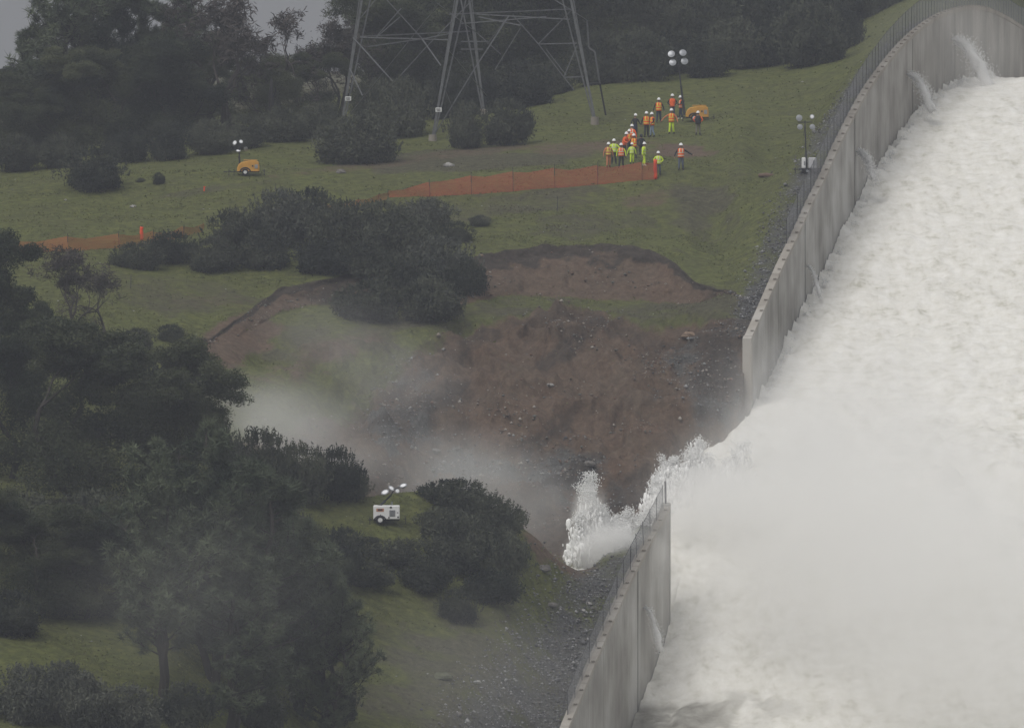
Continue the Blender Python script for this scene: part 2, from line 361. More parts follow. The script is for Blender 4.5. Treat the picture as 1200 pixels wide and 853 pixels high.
# ground cover, as picture columns/rows of the real surface
PY = HZ - (Z) * F / YD
def blob(cx, cy, rx, ry, ang=0, soft=.5, amp=.5):
    a = R(ang); dx = (PX - cx); dy = (PY - cy); u = (dx * math.cos(a) + dy * math.sin(a)) / rx; v = (-dx * math.sin(a) + dy * math.cos(a)) / ry
    q = np.sqrt(u * u + v * v) + amp * fbm(X / 2.2, YD / 2.2, Z / 1.5, int(cx) % 97, 4)
    return 1 - sstep(1 - soft, 1 + soft * .4, q)
mot = fbm(X / 3.5, YD / 3.5, Z / 2, 31, 5); mot2 = fbm(X / 1.1, YD / 1.1, Z / 1, 37, 4)
soil = np.zeros_like(Z); grav = np.zeros_like(Z); dead = np.zeros_like(Z)
soil = np.maximum(soil, bareA * (1 - sstep(856, 874, PX)))
face = sstep(6.2, 7.0, K) * (1 - sstep(8.93, 9.02, K)) * sstep(360, 470, PX - 120 * (K - 8))
soil = np.maximum(soil, face)
soil = np.maximum(soil, blob(285, 395, 60, 30, -25)); soil = np.maximum(soil, .62 * blob(355, 430, 95, 26, -20, .8, .9)); dead = np.maximum(dead, .75 * blob(400, 395, 150, 34, -12, .8, 1.0)); soil = np.maximum(soil, .6 * blob(700, 172, 90, 12, -3)); soil = np.maximum(soil, .9 * blob(800, 178, 45, 9, 0))
soil = np.maximum(soil, .35 * blob(240, 352, 90, 14, 5)); soil = np.maximum(soil, .55 * blob(760, 235, 40, 12, -10))
soil = np.maximum(soil, .75 * blob(650, 648, 75, 20, 30) * (K < 6)); soil = np.maximum(soil, .5 * blob(560, 178, 150, 6, -5)); soil = np.maximum(soil, .5 * blob(420, 196, 110, 6, -6)); 
dead = np.maximum(dead, .8 * blob(560, 190, 170, 13, -4)); dead = np.maximum(dead, .62 * blob(620, 240, 120, 22, -6, .7, .9)); dead = np.maximum(dead, .72 * blob(822, 250, 46, 46, 30, .8, .9))
dead = np.maximum(dead, .6 * blob(700, 262, 100, 18, -4, .7, .9)); dead = np.maximum(dead, .55 * blob(210, 345, 110, 28, 3)); dead = np.maximum(dead, .4 * blob(860, 200, 26, 16, 20))
dead = np.maximum(dead, .9 * blob(60, 610, 130, 28, 0)); dead = np.maximum(dead, .72 * blob(560, 800, 190, 110, 10, .8, .9)); dead = np.maximum(dead, .45 * blob(470, 430, 120, 24, -20)); dead = np.maximum(dead, .7 * blob(500, 183, 150, 7, -6))
dead = np.maximum(dead, .5 * blob(250, 222, 110, 5, -8))
face_grey = face * np.clip(blob(840, 460, 70, 90, 0) + blob(600, 560, 160, 60, 0) + blob(470, 470, 60, 60) + .8 * blob(640, 372, 160, 12), 0, 1)
gw_ = np.interp(YD, [560, 610, 650, 690, 730, 780, 850], [7, 4, 2.2, 3.4, 2.6, 2.0, 1.8])
grav = np.maximum(grav, (1 - sstep(.55, 1.15, side / gw_ + .22 * mot)) * (side > 0) * (YD > 500) * (YD < 900) * ((YD < WALL_LO1) | (YD > WALL_UP0 + 1.5)) * (.62 + .6 * mot + .4 * mot2))
grav = np.maximum(grav, (.45 + .6 * mot + .4 * mot2) * blob(680, 770, 75, 110, 25) * (K < 6.2)); grav = np.maximum(grav, np.clip(face_grey * (.42 + .9 * mot + .5 * mot2), 0, .75))
dead = np.maximum(dead, .9 * sstep(15.2, 16, K))  # greys the far ground: haze put into its colour, not withered grass
darkened = np.maximum(.9 * sstep(10.62, 10.86, K + .28 * mot2 + .1 * mot) * (1 - sstep(11.0, 11.02, K)) * (soil > .3), .5 * sstep(8.6, 8.85, K + .4 * mot + .2 * mot2) * (1 - sstep(9.0, 9.1, K)) * face)  # mixes in darker brown along the lips, lower face, patches and streaks
darkened = np.maximum(darkened, .55 * (1 - sstep(7.0, 7.9, K + .6 * mot)) * face); darkened = np.maximum(darkened, .7 * blob(845, 420, 48, 80, 0, .8, .9) * (K > 6)); darkened = np.maximum(darkened, .7 * blob(430, 345, 90, 22, -8)); darkened = np.maximum(darkened, .6 * np.clip(fbm(X / 1.8 - Z / 1.2, Z / 5, YD / 9, 97, 5) * 3, 0, 1) * face)
dead = np.maximum(dead, .8 * sstep(8.85, 9.05, K) * (1 - sstep(9.9, 10.1, K)) * sstep(430, 600, PX) * (.75 + .8 * mot))
soil = np.clip(soil + .25 * soil * mot2, 0, 1); dead = np.clip(dead * (1 + .5 * mot), 0, 1)
M_g, N, L, b = new_mat('hillside_ground')
def attr(n):
    a = N.new('ShaderNodeAttribute'); a.attribute_name = n; return a.outputs['Fac']
def nz(scale, det=5, rough=.6, src=None):
    n = N.new('ShaderNodeTexNoise'); n.inputs['Scale'].default_value = scale; n.inputs['Detail'].default_value = det; n.inputs['Roughness'].default_value = rough
    L.new(src if src is not None else geo.outputs['Position'], n.inputs['Vector']); return n.outputs['Fac']
def ramp(src, *st):
    r = N.new('ShaderNodeValToRGB'); e = r.color_ramp.elements
    while len(e) < len(st): e.new(.5)
    for q, (p, c) in zip(e, st): q.position = p; q.color = (*c, 1)
    L.new(src, r.inputs[0]); return r.outputs[0]
def mixc(f, a, c):
    x = N.new('ShaderNodeMix'); x.data_type = 'RGBA'
    (L.new(f, x.inputs[0]) if not isinstance(f, float) else setattr(x.inputs[0], 'default_value', f)); L.new(a, x.inputs[6]); L.new(c, x.inputs[7]); return x.outputs[2]
def mth(op, a, c=None, d=None, clamp=False):
    x = N.new('ShaderNodeMath'); x.operation = op; x.use_clamp = clamp
    for i, v in enumerate((a, c, d)):
        if v is None: continue
        if isinstance(v, (int, float)): x.inputs[i].default_value = v
        else: L.new(v, x.inputs[i])
    return x.outputs[0]
geo = N.new('ShaderNodeNewGeometry')
grass_c = mixc(nz(.22, 6), ramp(nz(1.6, 8, .7), (.32, (.062, .076, .026)), (.5, (.142, .166, .046)), (.68, (.245, .262, .074))), ramp(nz(2.3, 7, .7), (.3, (.048, .050, .028)), (.72, (.155, .152, .070))))
dead_c = ramp(nz(2.2, 8, .75), (.3, (.050, .046, .032)), (.55, (.115, .110, .068)), (.75, (.190, .175, .115)))
soil_c = mixc(nz(.35, 5), ramp(nz(2.2, 11, .85), (.3, (.056, .036, .027)), (.5, (.160, .100, .070)), (.7, (.310, .215, .155))), ramp(nz(1.9, 9, .7), (.3, (.065, .055, .044)), (.7, (.200, .165, .125))))
grav_c = ramp(nz(4.2, 9, .8), (.34, (.060, .060, .058)), (.52, (.125, .125, .120)), (.66, (.21, .21, .20)), (.75, (.32, .32, .31)))
def edged(a, k=.45, s=1.5): 
    return mth('MULTIPLY_ADD', mth('SUBTRACT', mth('ADD', a, mth('MULTIPLY', mth('SUBTRACT', nz(s, 6, .7), .5), k * 2)), .5), 2.6, .5, clamp=True)
c_ = mixc(edged(attr('dead')), grass_c, dead_c); c_ = mixc(edged(attr('soil')), c_, soil_c); c_ = mixc(edged(attr('gravel'), .3, 3.0), c_, grav_c)
c_ = mixc(edged(attr('darkened'), .3, 1.8), c_, ramp(nz(2.0, 8, .7), (.3, (.038, .032, .028)), (.7, (.100, .082, .068)))); L.new(c_, b.inputs['Base Color']); b.inputs['Roughness'].default_value = .95; b.inputs['Specular IOR Level'].default_value = .1
bp = N.new('ShaderNodeBump'); bp.inputs['Strength'].default_value = 1.0; bp.inputs['Distance'].default_value = .32
L.new(nz(2.4, 9, .8), bp.inputs['Height']); L.new(bp.outputs[0], b.inputs['Normal'])
gme = np_mesh('ground', gv, gf, M_g, smooth=True)
for n_, a_ in (('darkened', np.clip(darkened, 0, 1)), ('soil', soil), ('gravel', grav), ('dead', dead)):
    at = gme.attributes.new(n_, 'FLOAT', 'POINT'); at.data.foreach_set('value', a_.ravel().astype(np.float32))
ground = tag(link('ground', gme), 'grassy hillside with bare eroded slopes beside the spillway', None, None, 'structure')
bvh = BVHTree.FromPolygons(gv.tolist(), gf.tolist())
def hit(px, py):                               # where the view line meets the ground
    o = Vector((0, 0, CZ)); d = Vector(((px - 600) / F, 1, (HZ - py) / F)).normalized()
    h = bvh.ray_cast(o, d)
    return h[0] if h[0] is not None else W(px, py, 800)
def gz_at(x, y):
    h = bvh.ray_cast(Vector((x, y, CZ + 60)), Vector((0, 0, -1)))
    return h[0].z if h[0] is not None else CZ - 10
def drop_at(px, d): 
    x = (px - 600) / F * d; return Vector((x, d, gz_at(x, d)))

# ---------------------------------------------------------------- concrete walls of the spillway
def concrete(name, base, dark, pale):
    m, N, L, b = new_mat(name)
    t = N.new('ShaderNodeNewGeometry'); mp = N.new('ShaderNodeMapping'); mp.inputs['Scale'].default_value = (.7, .7, .10); L.new(t.outputs['Position'], mp.inputs[0])
    n1 = N.new('ShaderNodeTexNoise'); n1.inputs['Scale'].default_value = 1.6; n1.inputs['Detail'].default_value = 7; n1.inputs['Roughness'].default_value = .7; L.new(mp.outputs[0], n1.inputs['Vector'])
    n2 = N.new('ShaderNodeTexNoise'); n2.inputs['Scale'].default_value = .25; n2.inputs['Detail'].default_value = 5; L.new(t.outputs['Position'], n2.inputs['Vector'])
    r = N.new('ShaderNodeValToRGB'); e = r.color_ramp.elements; e.new(.5)
    for q, (p, c) in zip(e, ((.33, dark), (.5, base), (.66, pale))): q.position = p; q.color = (*c, 1)
    a = N.new('ShaderNodeMath'); a.operation = 'MULTIPLY_ADD'; a.inputs[1].default_value = .85; L.new(n2.outputs['Fac'], a.inputs[0])
    a2 = N.new('ShaderNodeMath'); a2.operation = 'MULTIPLY_ADD'; a2.inputs[1].default_value = .42; a2.inputs[2].default_value = -.13; L.new(n1.outputs['Fac'], a2.inputs[0]); L.new(a2.outputs[0], a.inputs[2])
    L.new(a.outputs[0], r.inputs[0]); b.inputs['Roughness'].default_value = .8
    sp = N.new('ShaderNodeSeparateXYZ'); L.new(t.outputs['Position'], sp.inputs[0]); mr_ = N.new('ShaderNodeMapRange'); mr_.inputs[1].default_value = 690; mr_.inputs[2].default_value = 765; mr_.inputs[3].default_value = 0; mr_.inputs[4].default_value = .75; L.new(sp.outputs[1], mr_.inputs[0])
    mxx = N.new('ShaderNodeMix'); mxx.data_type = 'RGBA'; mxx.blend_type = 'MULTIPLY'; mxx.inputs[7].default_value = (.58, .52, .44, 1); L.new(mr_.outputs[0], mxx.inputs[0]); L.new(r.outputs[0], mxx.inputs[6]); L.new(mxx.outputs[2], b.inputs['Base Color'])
    bp = N.new('ShaderNodeBump'); bp.inputs['Strength'].default_value = .3; bp.inputs['Distance'].default_value = .05; L.new(n1.outputs['Fac'], bp.inputs['Height']); L.new(bp.outputs[0], b.inputs['Normal'])
    return m
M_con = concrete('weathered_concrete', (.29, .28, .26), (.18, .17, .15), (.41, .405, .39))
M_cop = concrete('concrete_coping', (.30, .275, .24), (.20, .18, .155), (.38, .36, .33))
M_slot = mat('wet_dark_concrete', (.06, .06, .058), .6, var=.3, scale=2)
PERP = Vector((1, -0.17, 0)).normalized(); ALONG = Vector((.17, 1, 0)).normalized()
def prism(mb, d0, d1, off0, off1, ztop, zbot, n=4, m=0):
    # slab between two stations; offsets are to the chute side; ztop/zbot are added to the wall-top line
    vs = []; fs = []
    for i in range(n + 1):
        d = d0 + (d1 - d0) * i / n; T = float(TOP(d)); x = XW(d)
        for off in (off0, off1):
            for z in (zbot, ztop): vs.append((x + off, d - .17 * off, T + z))
    for i in range(n):
        a = i * 4; c = a + 4
        fs += [(a, c, c + 1, a + 1), (a + 2, a + 3, c + 3, c + 2), (a + 1, c + 1, c + 3, a + 3), (a, a + 2, c + 2, c)]
    fs += [(0, 1, 3, 2), (n * 4, n * 4 + 2, n * 4 + 3, n * 4 + 1)]
    mb.add(vs, fs, m)
def wall_piece(da, db, label, drains, ragged):
    p0 = Vector((XW(da), da, float(TOP(da)) - 10))
    e = empty('spillway_wall', (0, 0, 0), label, 'retaining wall', 'concrete side walls of the spillway')
    n = max(1, round((db - da) / 6.1)); st = np.linspace(da, db, n + 1)
    mb = MB(); prism(mb, da + .3, db - .3, -.50, -.22, -.3, -12.5, n=max(8, n * 3)); mb.build('wall_core', M_slot, e)
    for i in range(n):
        g0 = .012; g1 = .012
        for dd in drains:
            if abs(st[i] - dd) < 3.1: g0 = .38
            if abs(st[i + 1] - dd) < 3.1: g1 = .0
        mb = MB(); prism(mb, st[i] + g0, st[i + 1] - g1, -.26, 0 - .004 * (i % 2), -.28, -12.5, n=4); mb.build('wall_panel', M_con, e)
        mb = MB(); prism(mb, st[i] + .03, st[i + 1] - .03, -.46, .05, 0.0, -.276, n=4); mb.build('coping', M_cop, e)
        for k in range(3):
            d = st[i] + (k + .5) * (st[i + 1] - st[i]) / 3; T = float(TOP(d))
            mb = MB(); mb.box((XW(d) - .1, d, T + .05), (.22, .30, .10), m=0, bev=.02); mb.build('post_base', M_cop, e)
    if ragged == 'up':      # buttressed, thick end face
        mb = MB(); prism(mb, da - .32, da + .26, -.52, .04, -.05, -12.5, n=1); mb.build('end_face', M_cop, e)
    else:
        mb = MB(); prism(mb, db - .3, db + .12, -.5, .03, .10, -12.5, n=1); mb.build('end_face', M_con, e)
        T = float(TOP(db)); mb = MB(); mb.tube([(XW(db) - .25, db, T), (XW(db) - .28, db, T + 1.45)], .06, 6); mb.build('end_post', M_post, e)
    return e
DR_UP = [DW(942), DW(1002), DW(1063), DW(1113)]; DR_LO = [DW(752)]
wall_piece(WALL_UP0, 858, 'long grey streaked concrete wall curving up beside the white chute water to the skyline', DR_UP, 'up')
wall_piece(545, WALL_LO1, 'lower pale concrete wall whose broken upper end stands against the white spray', DR_LO, 'lo')

def chain_fence(da, db, step, off, h, label, first_lean=0):
    e = empty('chain_link_fence', (0, 0, 0), label, 'fence', 'wire fences along the spillway walls')
    ds = np.arange(da, db, step); P = [Vector((XW(d) + off, d - .17 * off, float(TOP(d)) - .12)) for d in ds]
    pm = MB().tube([(0, 0, -.2), (0, 0, h + .05)], .022, 5).mesh('fence_post', M_post)
    for p in P:
        o = link('fence_post', pm, e, p); o.rotation_euler = (rng.normal(0, .015), rng.normal(0, .02), 0)
    rail = MB(); rail.tube([p + Vector((0, 0, h)) for p in P], .016, 5); rail.build('top_rail', M_post, e)
    for i in range(len(P) - 1):
        a, c = P[i], P[i + 1]; L_ = (c - a)
        # local x along the fence so that the weave runs along it
        ln = math.hypot(L_.x, L_.y); dz = L_.z
        me = bpy.data.meshes.new('mesh_panel'); me.from_pydata([(0, 0, .05), (ln, 0, dz + .05), (ln, 0, dz + h), (0, 0, h)], [], [(0, 1, 2, 3)]); me.materials.append(M_chain)
        o = link('mesh_panel', me, e, a); o.rotation_euler = (0, 0, math.atan2(L_.y, L_.x))
    return e
chain_fence(672, 852, 1.6, -.42, 1.75, 'long grey wire fence on the bank above the upper spillway wall')
chain_fence(584, WALL_LO1 - .4, 2.5, -.30, 1.5, 'grey wire fence with dark posts on top of the lower wall end')

# ---------------------------------------------------------------- white water
def foam_mat(name, grey=False):
    m, N, L, b = new_mat(name)
    g = N.new('ShaderNodeNewGeometry')
    def nzf(s, dt, vec=None, ro=.65):
        n = N.new('ShaderNodeTexNoise'); n.inputs['Scale'].default_value = s; n.inputs['Detail'].default_value = dt; n.inputs['Roughness'].default_value = ro; L.new(vec or g.outputs['Position'], n.inputs['Vector']); return n.outputs['Fac']
    mp = N.new('ShaderNodeMapping'); mp.inputs['Rotation'].default_value = (0, 0, R(9.6)); mp.inputs['Scale'].default_value = (1.1, .14, .8); L.new(g.outputs['Position'], mp.inputs[0])
    r = N.new('ShaderNodeValToRGB'); e = r.color_ramp.elements; e.new(.48)
    for q, (p, c) in zip(e, ((.34, (.58, .57, .50)), (.46, (.82, .81, .77)), (.60, (.94, .935, .915)))): q.position = p; q.color = (c[0] * .82, c[1] * .81, c[2] * .785, 1)
    ad = N.new('ShaderNodeMath'); ad.operation = 'MULTIPLY_ADD'; ad.inputs[1].default_value = .5
    h2 = N.new('ShaderNodeMath'); h2.operation = 'MULTIPLY'; h2.inputs[1].default_value = .5
    L.new(nzf(1.1, 9), h2.inputs[0]); L.new(nzf(1.0, 8, mp.outputs[0], .7), ad.inputs[0]); L.new(h2.outputs[0], ad.inputs[2]); L.new(ad.outputs[0], r.inputs[0])
    a = N.new('ShaderNodeAttribute'); a.attribute_name = 'brown'
    r2 = N.new('ShaderNodeValToRGB'); r2.color_ramp.elements[0].position = .35; r2.color_ramp.elements[0].color = (.20, .19, .165, 1); r2.color_ramp.elements[1].position = .75; r2.color_ramp.elements[1].color = (.42, .41, .375, 1)
    L.new(nzf(.9, 6), r2.inputs[0])
    mx = N.new('ShaderNodeMix'); mx.data_type = 'RGBA'; L.new(a.outputs['Fac'], mx.inputs[0]); L.new(r.outputs[0], mx.inputs[6]); L.new(r2.outputs[0], mx.inputs[7])
    L.new(mx.outputs[2], b.inputs['Base Color']); b.inputs['Roughness'].default_value = .75; b.inputs['Specular IOR Level'].default_value = .2
    bp = N.new('ShaderNodeBump'); bp.inputs['Strength'].default_value = .55; bp.inputs['Distance'].default_value = .2; L.new(nzf(1.2, 7), bp.inputs['Height']); L.new(bp.outputs[0], b.inputs['Normal'])
    return m
M_foam = foam_mat('foaming_water')
M_drop = mat('white_spray_drops', (.93, .93, .93), .7, var=.02)
_n = M_drop.node_tree.nodes; _l = M_drop.node_tree.links; _t = _n.new('ShaderNodeBsdfTranslucent'); _t.inputs[0].default_value = (.93, .93, .93, 1); _m = _n.new('ShaderNodeMixShader'); _m.inputs[0].default_value = .45
_l.new(_n['Principled BSDF'].outputs[0], _m.inputs[1]); _l.new(_t.outputs[0], _m.inputs[2]); _l.new(_m.outputs[0], _n['Material Output'].inputs[0])
ds = np.concatenate([np.arange(500, 560, 1.2), np.arange(560, 800, .34), np.arange(800, 870, 1.2)]); ts = np.concatenate([np.arange(0, 34, .30), np.arange(34, 57, 1.0)])
DD, TT = np.meshgrid(ds, ts, indexing='ij')
ww = WL(DD)
rough = np.interp(DD, [500, 590, 604, 615, 700, 760, 870], [.10, .14, .34, .36, .32, .26, .2])
turb = fbm(TT / 1.7 + .6 * fbm(TT / 4, DD / 5, 0, 61, 3), DD / 3.0, 0, 41, 6, .65)
big = fbm(TT / 9, DD / 14, 0, 43, 3)
zz = ww + rough * (1.35 * turb + .9 * big) + rough * 1.25 * (np.abs(fbm(TT / .9, DD / 1.3, 0, 47, 5)) - .2)
zz += (1 - sstep(0, 1.6, TT)) * .8 * np.abs(fbm(DD / 1.4, TT, 0, 49, 4)) * (DD > 640)
def mound_h(D_, T_):
    m_ = np.exp(-((D_ - 631) / 14) ** 2)
    return m_ * (2.3 + 1.3 * fbm(T_ / 7, D_ / 9, 0, 51, 3) + .5 * np.abs(fbm(T_ / 1.8, D_ / 2.2, 0, 53, 4))) * np.interp(T_, [0, 3, 14, 40, 57], [.75, 1.0, 1.5, 1.5, 1.0])
zz += mound_h(DD, TT)
# flow banks at the very bottom: thin brown sheet with foam tongues
bx = fbm(TT / 4, DD / 7, 0, 57, 4)
xx = XW(DD) + .04 + TT; pxw = 600 + xx / DD * F; pyw = HZ - (zz - CZ) * F / DD
br = sstep(816, 832, pyw + 26 * bx + np.abs(pxw - 800) * .10) * (1 - sstep(840, 960, pxw + 90 * bx))
tng = sstep(.12, .3, fbm(TT / 2.2, DD / 3, 0, 59, 4)); br = br * (1 - .75 * tng)
zz += (1 - br) * .35 * sstep(592, 575, DD) * sstep(-.2, .3, bx)
yw = DD - .17 * TT
wv = np.stack([xx, yw, zz], -1).reshape(-1, 3); nr_, nc_ = DD.shape
i_ = (np.arange(nr_ - 1)[:, None] * nc_ + np.arange(nc_ - 1)[None, :]).ravel()
wf = np.stack([i_, i_ + 1, i_ + nc_ + 1, i_ + nc_], -1)
wme = np_mesh('chute_water', wv, wf, M_foam, smooth=True)
at = wme.attributes.new('brown', 'FLOAT', 'POINT'); at.data.foreach_set('value', br.ravel().astype(np.float32))
tag(link('chute_water', wme), 'white foaming water rushing down the chute', None, None, 'structure')
# water spilling sideways through the gap and into the gully
ds = np.arange(607, 655, .3); ts = np.arange(-17, 3.0, .3); DD, TT = np.meshgrid(ds, ts, indexing='ij')
gap_h = WL(DD) + mound_h(DD, np.maximum(TT, 0)) - .25
low = np.interp(DD, [607, 620, 632, 655], [-29.6, -29.2, -30.5, -34]) + CZ
s_ = sstep(-7.5, -.3, TT + 2.2 * fbm(DD / 3, TT / 3, 0, 63, 4)); zz = low * (1 - s_) + gap_h * s_ + .5 * fbm(TT / 1.6, DD / 1.9, 0, 65, 5) * (TT < 0) + .5 * s_ * (TT < 0) * np.abs(fbm(TT / 1.1, DD / 1.3, 0, 66, 5))
zz -= 3.5 * sstep(-11, -16, TT)
keep = ~(((DD < WALL_LO1 + .1) & (TT > -.62)) | ((DD > WALL_UP0 - .4) & (TT > -.7)) | (TT > 1.5))
xx = XW(DD) + TT; gvw = np.stack([xx, DD - .17 * TT, zz], -1).reshape(-1, 3); nr_, nc_ = DD.shape
i_ = (np.arange(nr_ - 1)[:, None] * nc_ + np.arange(nc_ - 1)[None, :]).ravel(); 
kf = keep.ravel(); q_ = np.stack([i_, i_ + 1, i_ + nc_ + 1, i_ + nc_], -1); q_ = q_[kf[q_].all(1)]
gme2 = np_mesh('gully_water', gvw, q_, M_foam, smooth=True)
tag(link('gully_water', gme2), 'white water breaking out of the chute into the eroded gully', None, None, 'structure')

def tetra_cloud(P, S):                            # tiny drops, four faces each
    n = len(P); base = np.array([(1, 1, 1), (1, -1, -1), (-1, 1, -1), (-1, -1, 1)], float) * .6
    ang = rng.uniform(0, 6.28, n); ca, sa = np.cos(ang), np.sin(ang)
    V = base[None] * S[:, None, None]; x = V[..., 0] * ca[:, None] - V[..., 1] * sa[:, None]; y = V[..., 0] * sa[:, None] + V[..., 1] * ca[:, None]
    V = np.stack([x, y, V[..., 2] * rng.uniform(.8, 1.5, (n, 1))], -1) + P[:, None, :]
    Fq = np.array([(0, 1, 2), (0, 3, 1), (0, 2, 3), (1, 3, 2)])[None] + (np.arange(n) * 4)[:, None, None]
    return V.reshape(-1, 3), Fq.reshape(-1, 3)
M_sheet = mat('white_water_sheets', (.90, .90, .89), .7, var=.04)
def spray_burst(name, label, items, size=(.022, .062), body=0):
    PP = []; SS = []
    for (px, pyb, pyt, wpx, d, n) in items:    # a spout
        n = int(n * 1.1)
        # rising from pyb to pyt, spreading wpx wide at the top
        b = W(px, pyb, d); h = (pyb - pyt) / F * d; wd = wpx / F * d
        k = 6; nn = n // k
        for j in range(k):
            th = rng.normal(0, .5, 2); t = rng.beta(2.2, 1.5, nn) ; top = h * rng.uniform(.55, 1.05)
            zz_ = top * (1 - (1 - t) ** 2) * 1.0
            ox = wd * .5 * th[0] * t + rng.normal(0, .05 + .16 * wd * t, nn); oy = wd * .5 * th[1] * t + rng.normal(0, .05 + .16 * wd * t, nn)
            PP.append(np.stack([b.x + ox, b.y + oy, b.z + zz_ + rng.normal(0, .12, nn)], -1)); SS.append(rng.uniform(size[0], size[1], nn) * (1.3 - .6 * t))
    V, Fc = tetra_cloud(np.concatenate(PP), np.concatenate(SS))
    if not body: return tag(link(name, np_mesh(name, V, Fc, M_drop)), label, None, None, 'stuff')
    # torn sheets of white water at the heart of each spout
    tb_ = MB(); tb_.ball((0, 0, 0), 1, 6, 4); TV = np.array(tb_.v); TF = np.array(tb_.f); BP = []; BS = []
    for (px, pyb, pyt, wpx, d, n) in items:
        b = W(px, pyb, d); h = (pyb - pyt) / F * d; wd = wpx / F * d; m_ = body; t = rng.beta(1.0, 1.9, m_) * .92
        BP.append(np.stack([b.x + rng.normal(0, .20 + .20 * wd * (1 - t) + .05 * wd * t, m_), b.y + rng.normal(0, .5, m_), b.z + h * t], -1)); BS.append(rng.gamma(3, .027, m_) * (1.15 - .9 * t))
    BP = np.concatenate(BP); BS = np.concatenate(BS); n = len(BP)
    Q = BP[:, None] + TV[None] * BS[:, None, None] * np.array([.7, .7, 2.1]) * (1 + .0 * BS[:, None, None]); q = Q.reshape(-1, 3)
    dn = np.stack([fbm(q[:, 0] * 5, q[:, 1] * 5, q[:, 2] * 3, s_, 3) for s_ in (1, 2, 4)], -1); q = q + dn * .55 * np.repeat(BS, len(TV))[:, None] * 2
    f4 = (TF[None] + (np.arange(n) * len(TV))[:, None, None]).reshape(-1, 4); f3 = np.concatenate([f4[:, [0, 1, 2]], f4[:, [0, 2, 3]]])
    return tag(link(name, np_mesh(name, np.concatenate([V, q]), np.concatenate([Fc, f3 + len(V)]), M_sheet, smooth=True)), label, None, None, 'stuff')
it = [(688, 655, 556, 26, 617, 3200), (700, 655, 585, 24, 617, 2600), (710, 655, 600, 26, 618, 2200), (694, 655, 572, 20, 616, 2000), (722, 655, 598, 20, 618, 1500), (736, 655, 592, 22, 620, 1500), (748, 655, 600, 20, 622, 1600), (757, 650, 596, 14, 624, 1500), (728, 655, 612, 30, 617, 1500), (680, 660, 600, 14, 615, 1200), (712, 660, 620, 60, 615, 3000)]
spray_burst('splash', 'fountains of white drops leaping up behind the lower wall end', it, body=600)
it = []
for px, top in ((790, 533), (806, 528), (818, 514), (834, 534), (779, 536), (768, 560), (776, 548), (784, 540), (790, 552), (797, 541), (803, 548), (809, 540), (816, 524), (822, 535), (830, 546), (838, 544), (846, 546), (854, 536), (862, 528), (870, 514), (772, 575), (765, 585), (792, 560), (812, 552), (826, 555)):
    it.append((px, min(600, top + 46), top, 15, 637 + rng.uniform(-3, 4), 1500))
spray_burst('splash', 'ragged crest of white drops where the chute water bursts out at the broken wall', it, (.022, .06), body=480)
# edge of the flow against the wall
it = []
for d in np.arange(655, 760, 1.3):
    p = Vector((XW(d) + .5, d - .1, float(WL(d)))); px = 600 + p.x / p.y * F; py = HZ - (p.z - CZ) / p.y * F
    it.append((px, py + 5, py - rng.uniform(2, 9), 14, d, 90))
spray_burst('splash', 'low fringe of white drops where the fast water rubs along the upper wall', it, (.02, .05))
# drain jets out of the wall
def jet(px, py, reach, fall, r0, r1, label, n=2600):
    d = DW(px); p0 = W(px, py, d); p0.x = XW(d) + .02
    e = empty('drain_jet', p0, label, 'water jet', 'water jets shooting from the wall drains')
    pts = []; rs = []
    vz = .35
    for i in range(15):
        t = i / 14; pts.append(PERP * (reach * t) + Vector((0, 0, vz * 4 * t * .35 - (fall + vz * 1.4) * t * t))); rs.append(r0 + (r1 - r0) * t ** 1.2)
    mb = MB(); mb.tube(pts, rs, 14); V = np.array(mb.v)
    V = V + .45 * np.linspace(.2, 1, 15).repeat(14)[:, None] * r1 * np.stack([fbm(V[:, 0] * 3, V[:, 1] * 3, V[:, 2] * 2.2, s, 4) for s in (3, 5, 8)], -1) * 2
    mb.v = [tuple(v) for v in V]; mb.build('stream', M_drop, e, smooth=True)
    t = rng.uniform(.05, 1, n) ** .8; P = np.stack([reach * t, -.17 * reach * t, vz * 1.4 * t - (fall + vz * 1.4) * t * t], -1); sg = (r0 + (r1 - r0) * t)[:, None] * .95
    V, Fc = tetra_cloud(P + rng.normal(0, 1, (n, 3)) * sg * np.array([1, 1, 1.2]), rng.uniform(.018, .045, n))
    tag(link('spray_drops', np_mesh('spray_drops', V, Fc, M_drop), e), None, None, None, 'stuff')
jet(1115, 47, 2.75, 3.7, .10, .50, 'tallest arching white jet near the top bend of the wall', 4500)
jet(1063, 88, 1.75, 2.6, .08, .32, 'second white jet arching from the wall over a dark damp drain slot')
jet(1003, 178, 1.25, 1.9, .05, .24, 'small white jet halfway down the upper wall beside a dark joint')
jet(944, 312, .95, 2.0, .03, .13, 'thin faint jet low on the upper wall near its broken end', 500)
jet(754, 712, 1.0, 2.6, .04, .22, 'white jet falling down the face of the lower wall', 700)

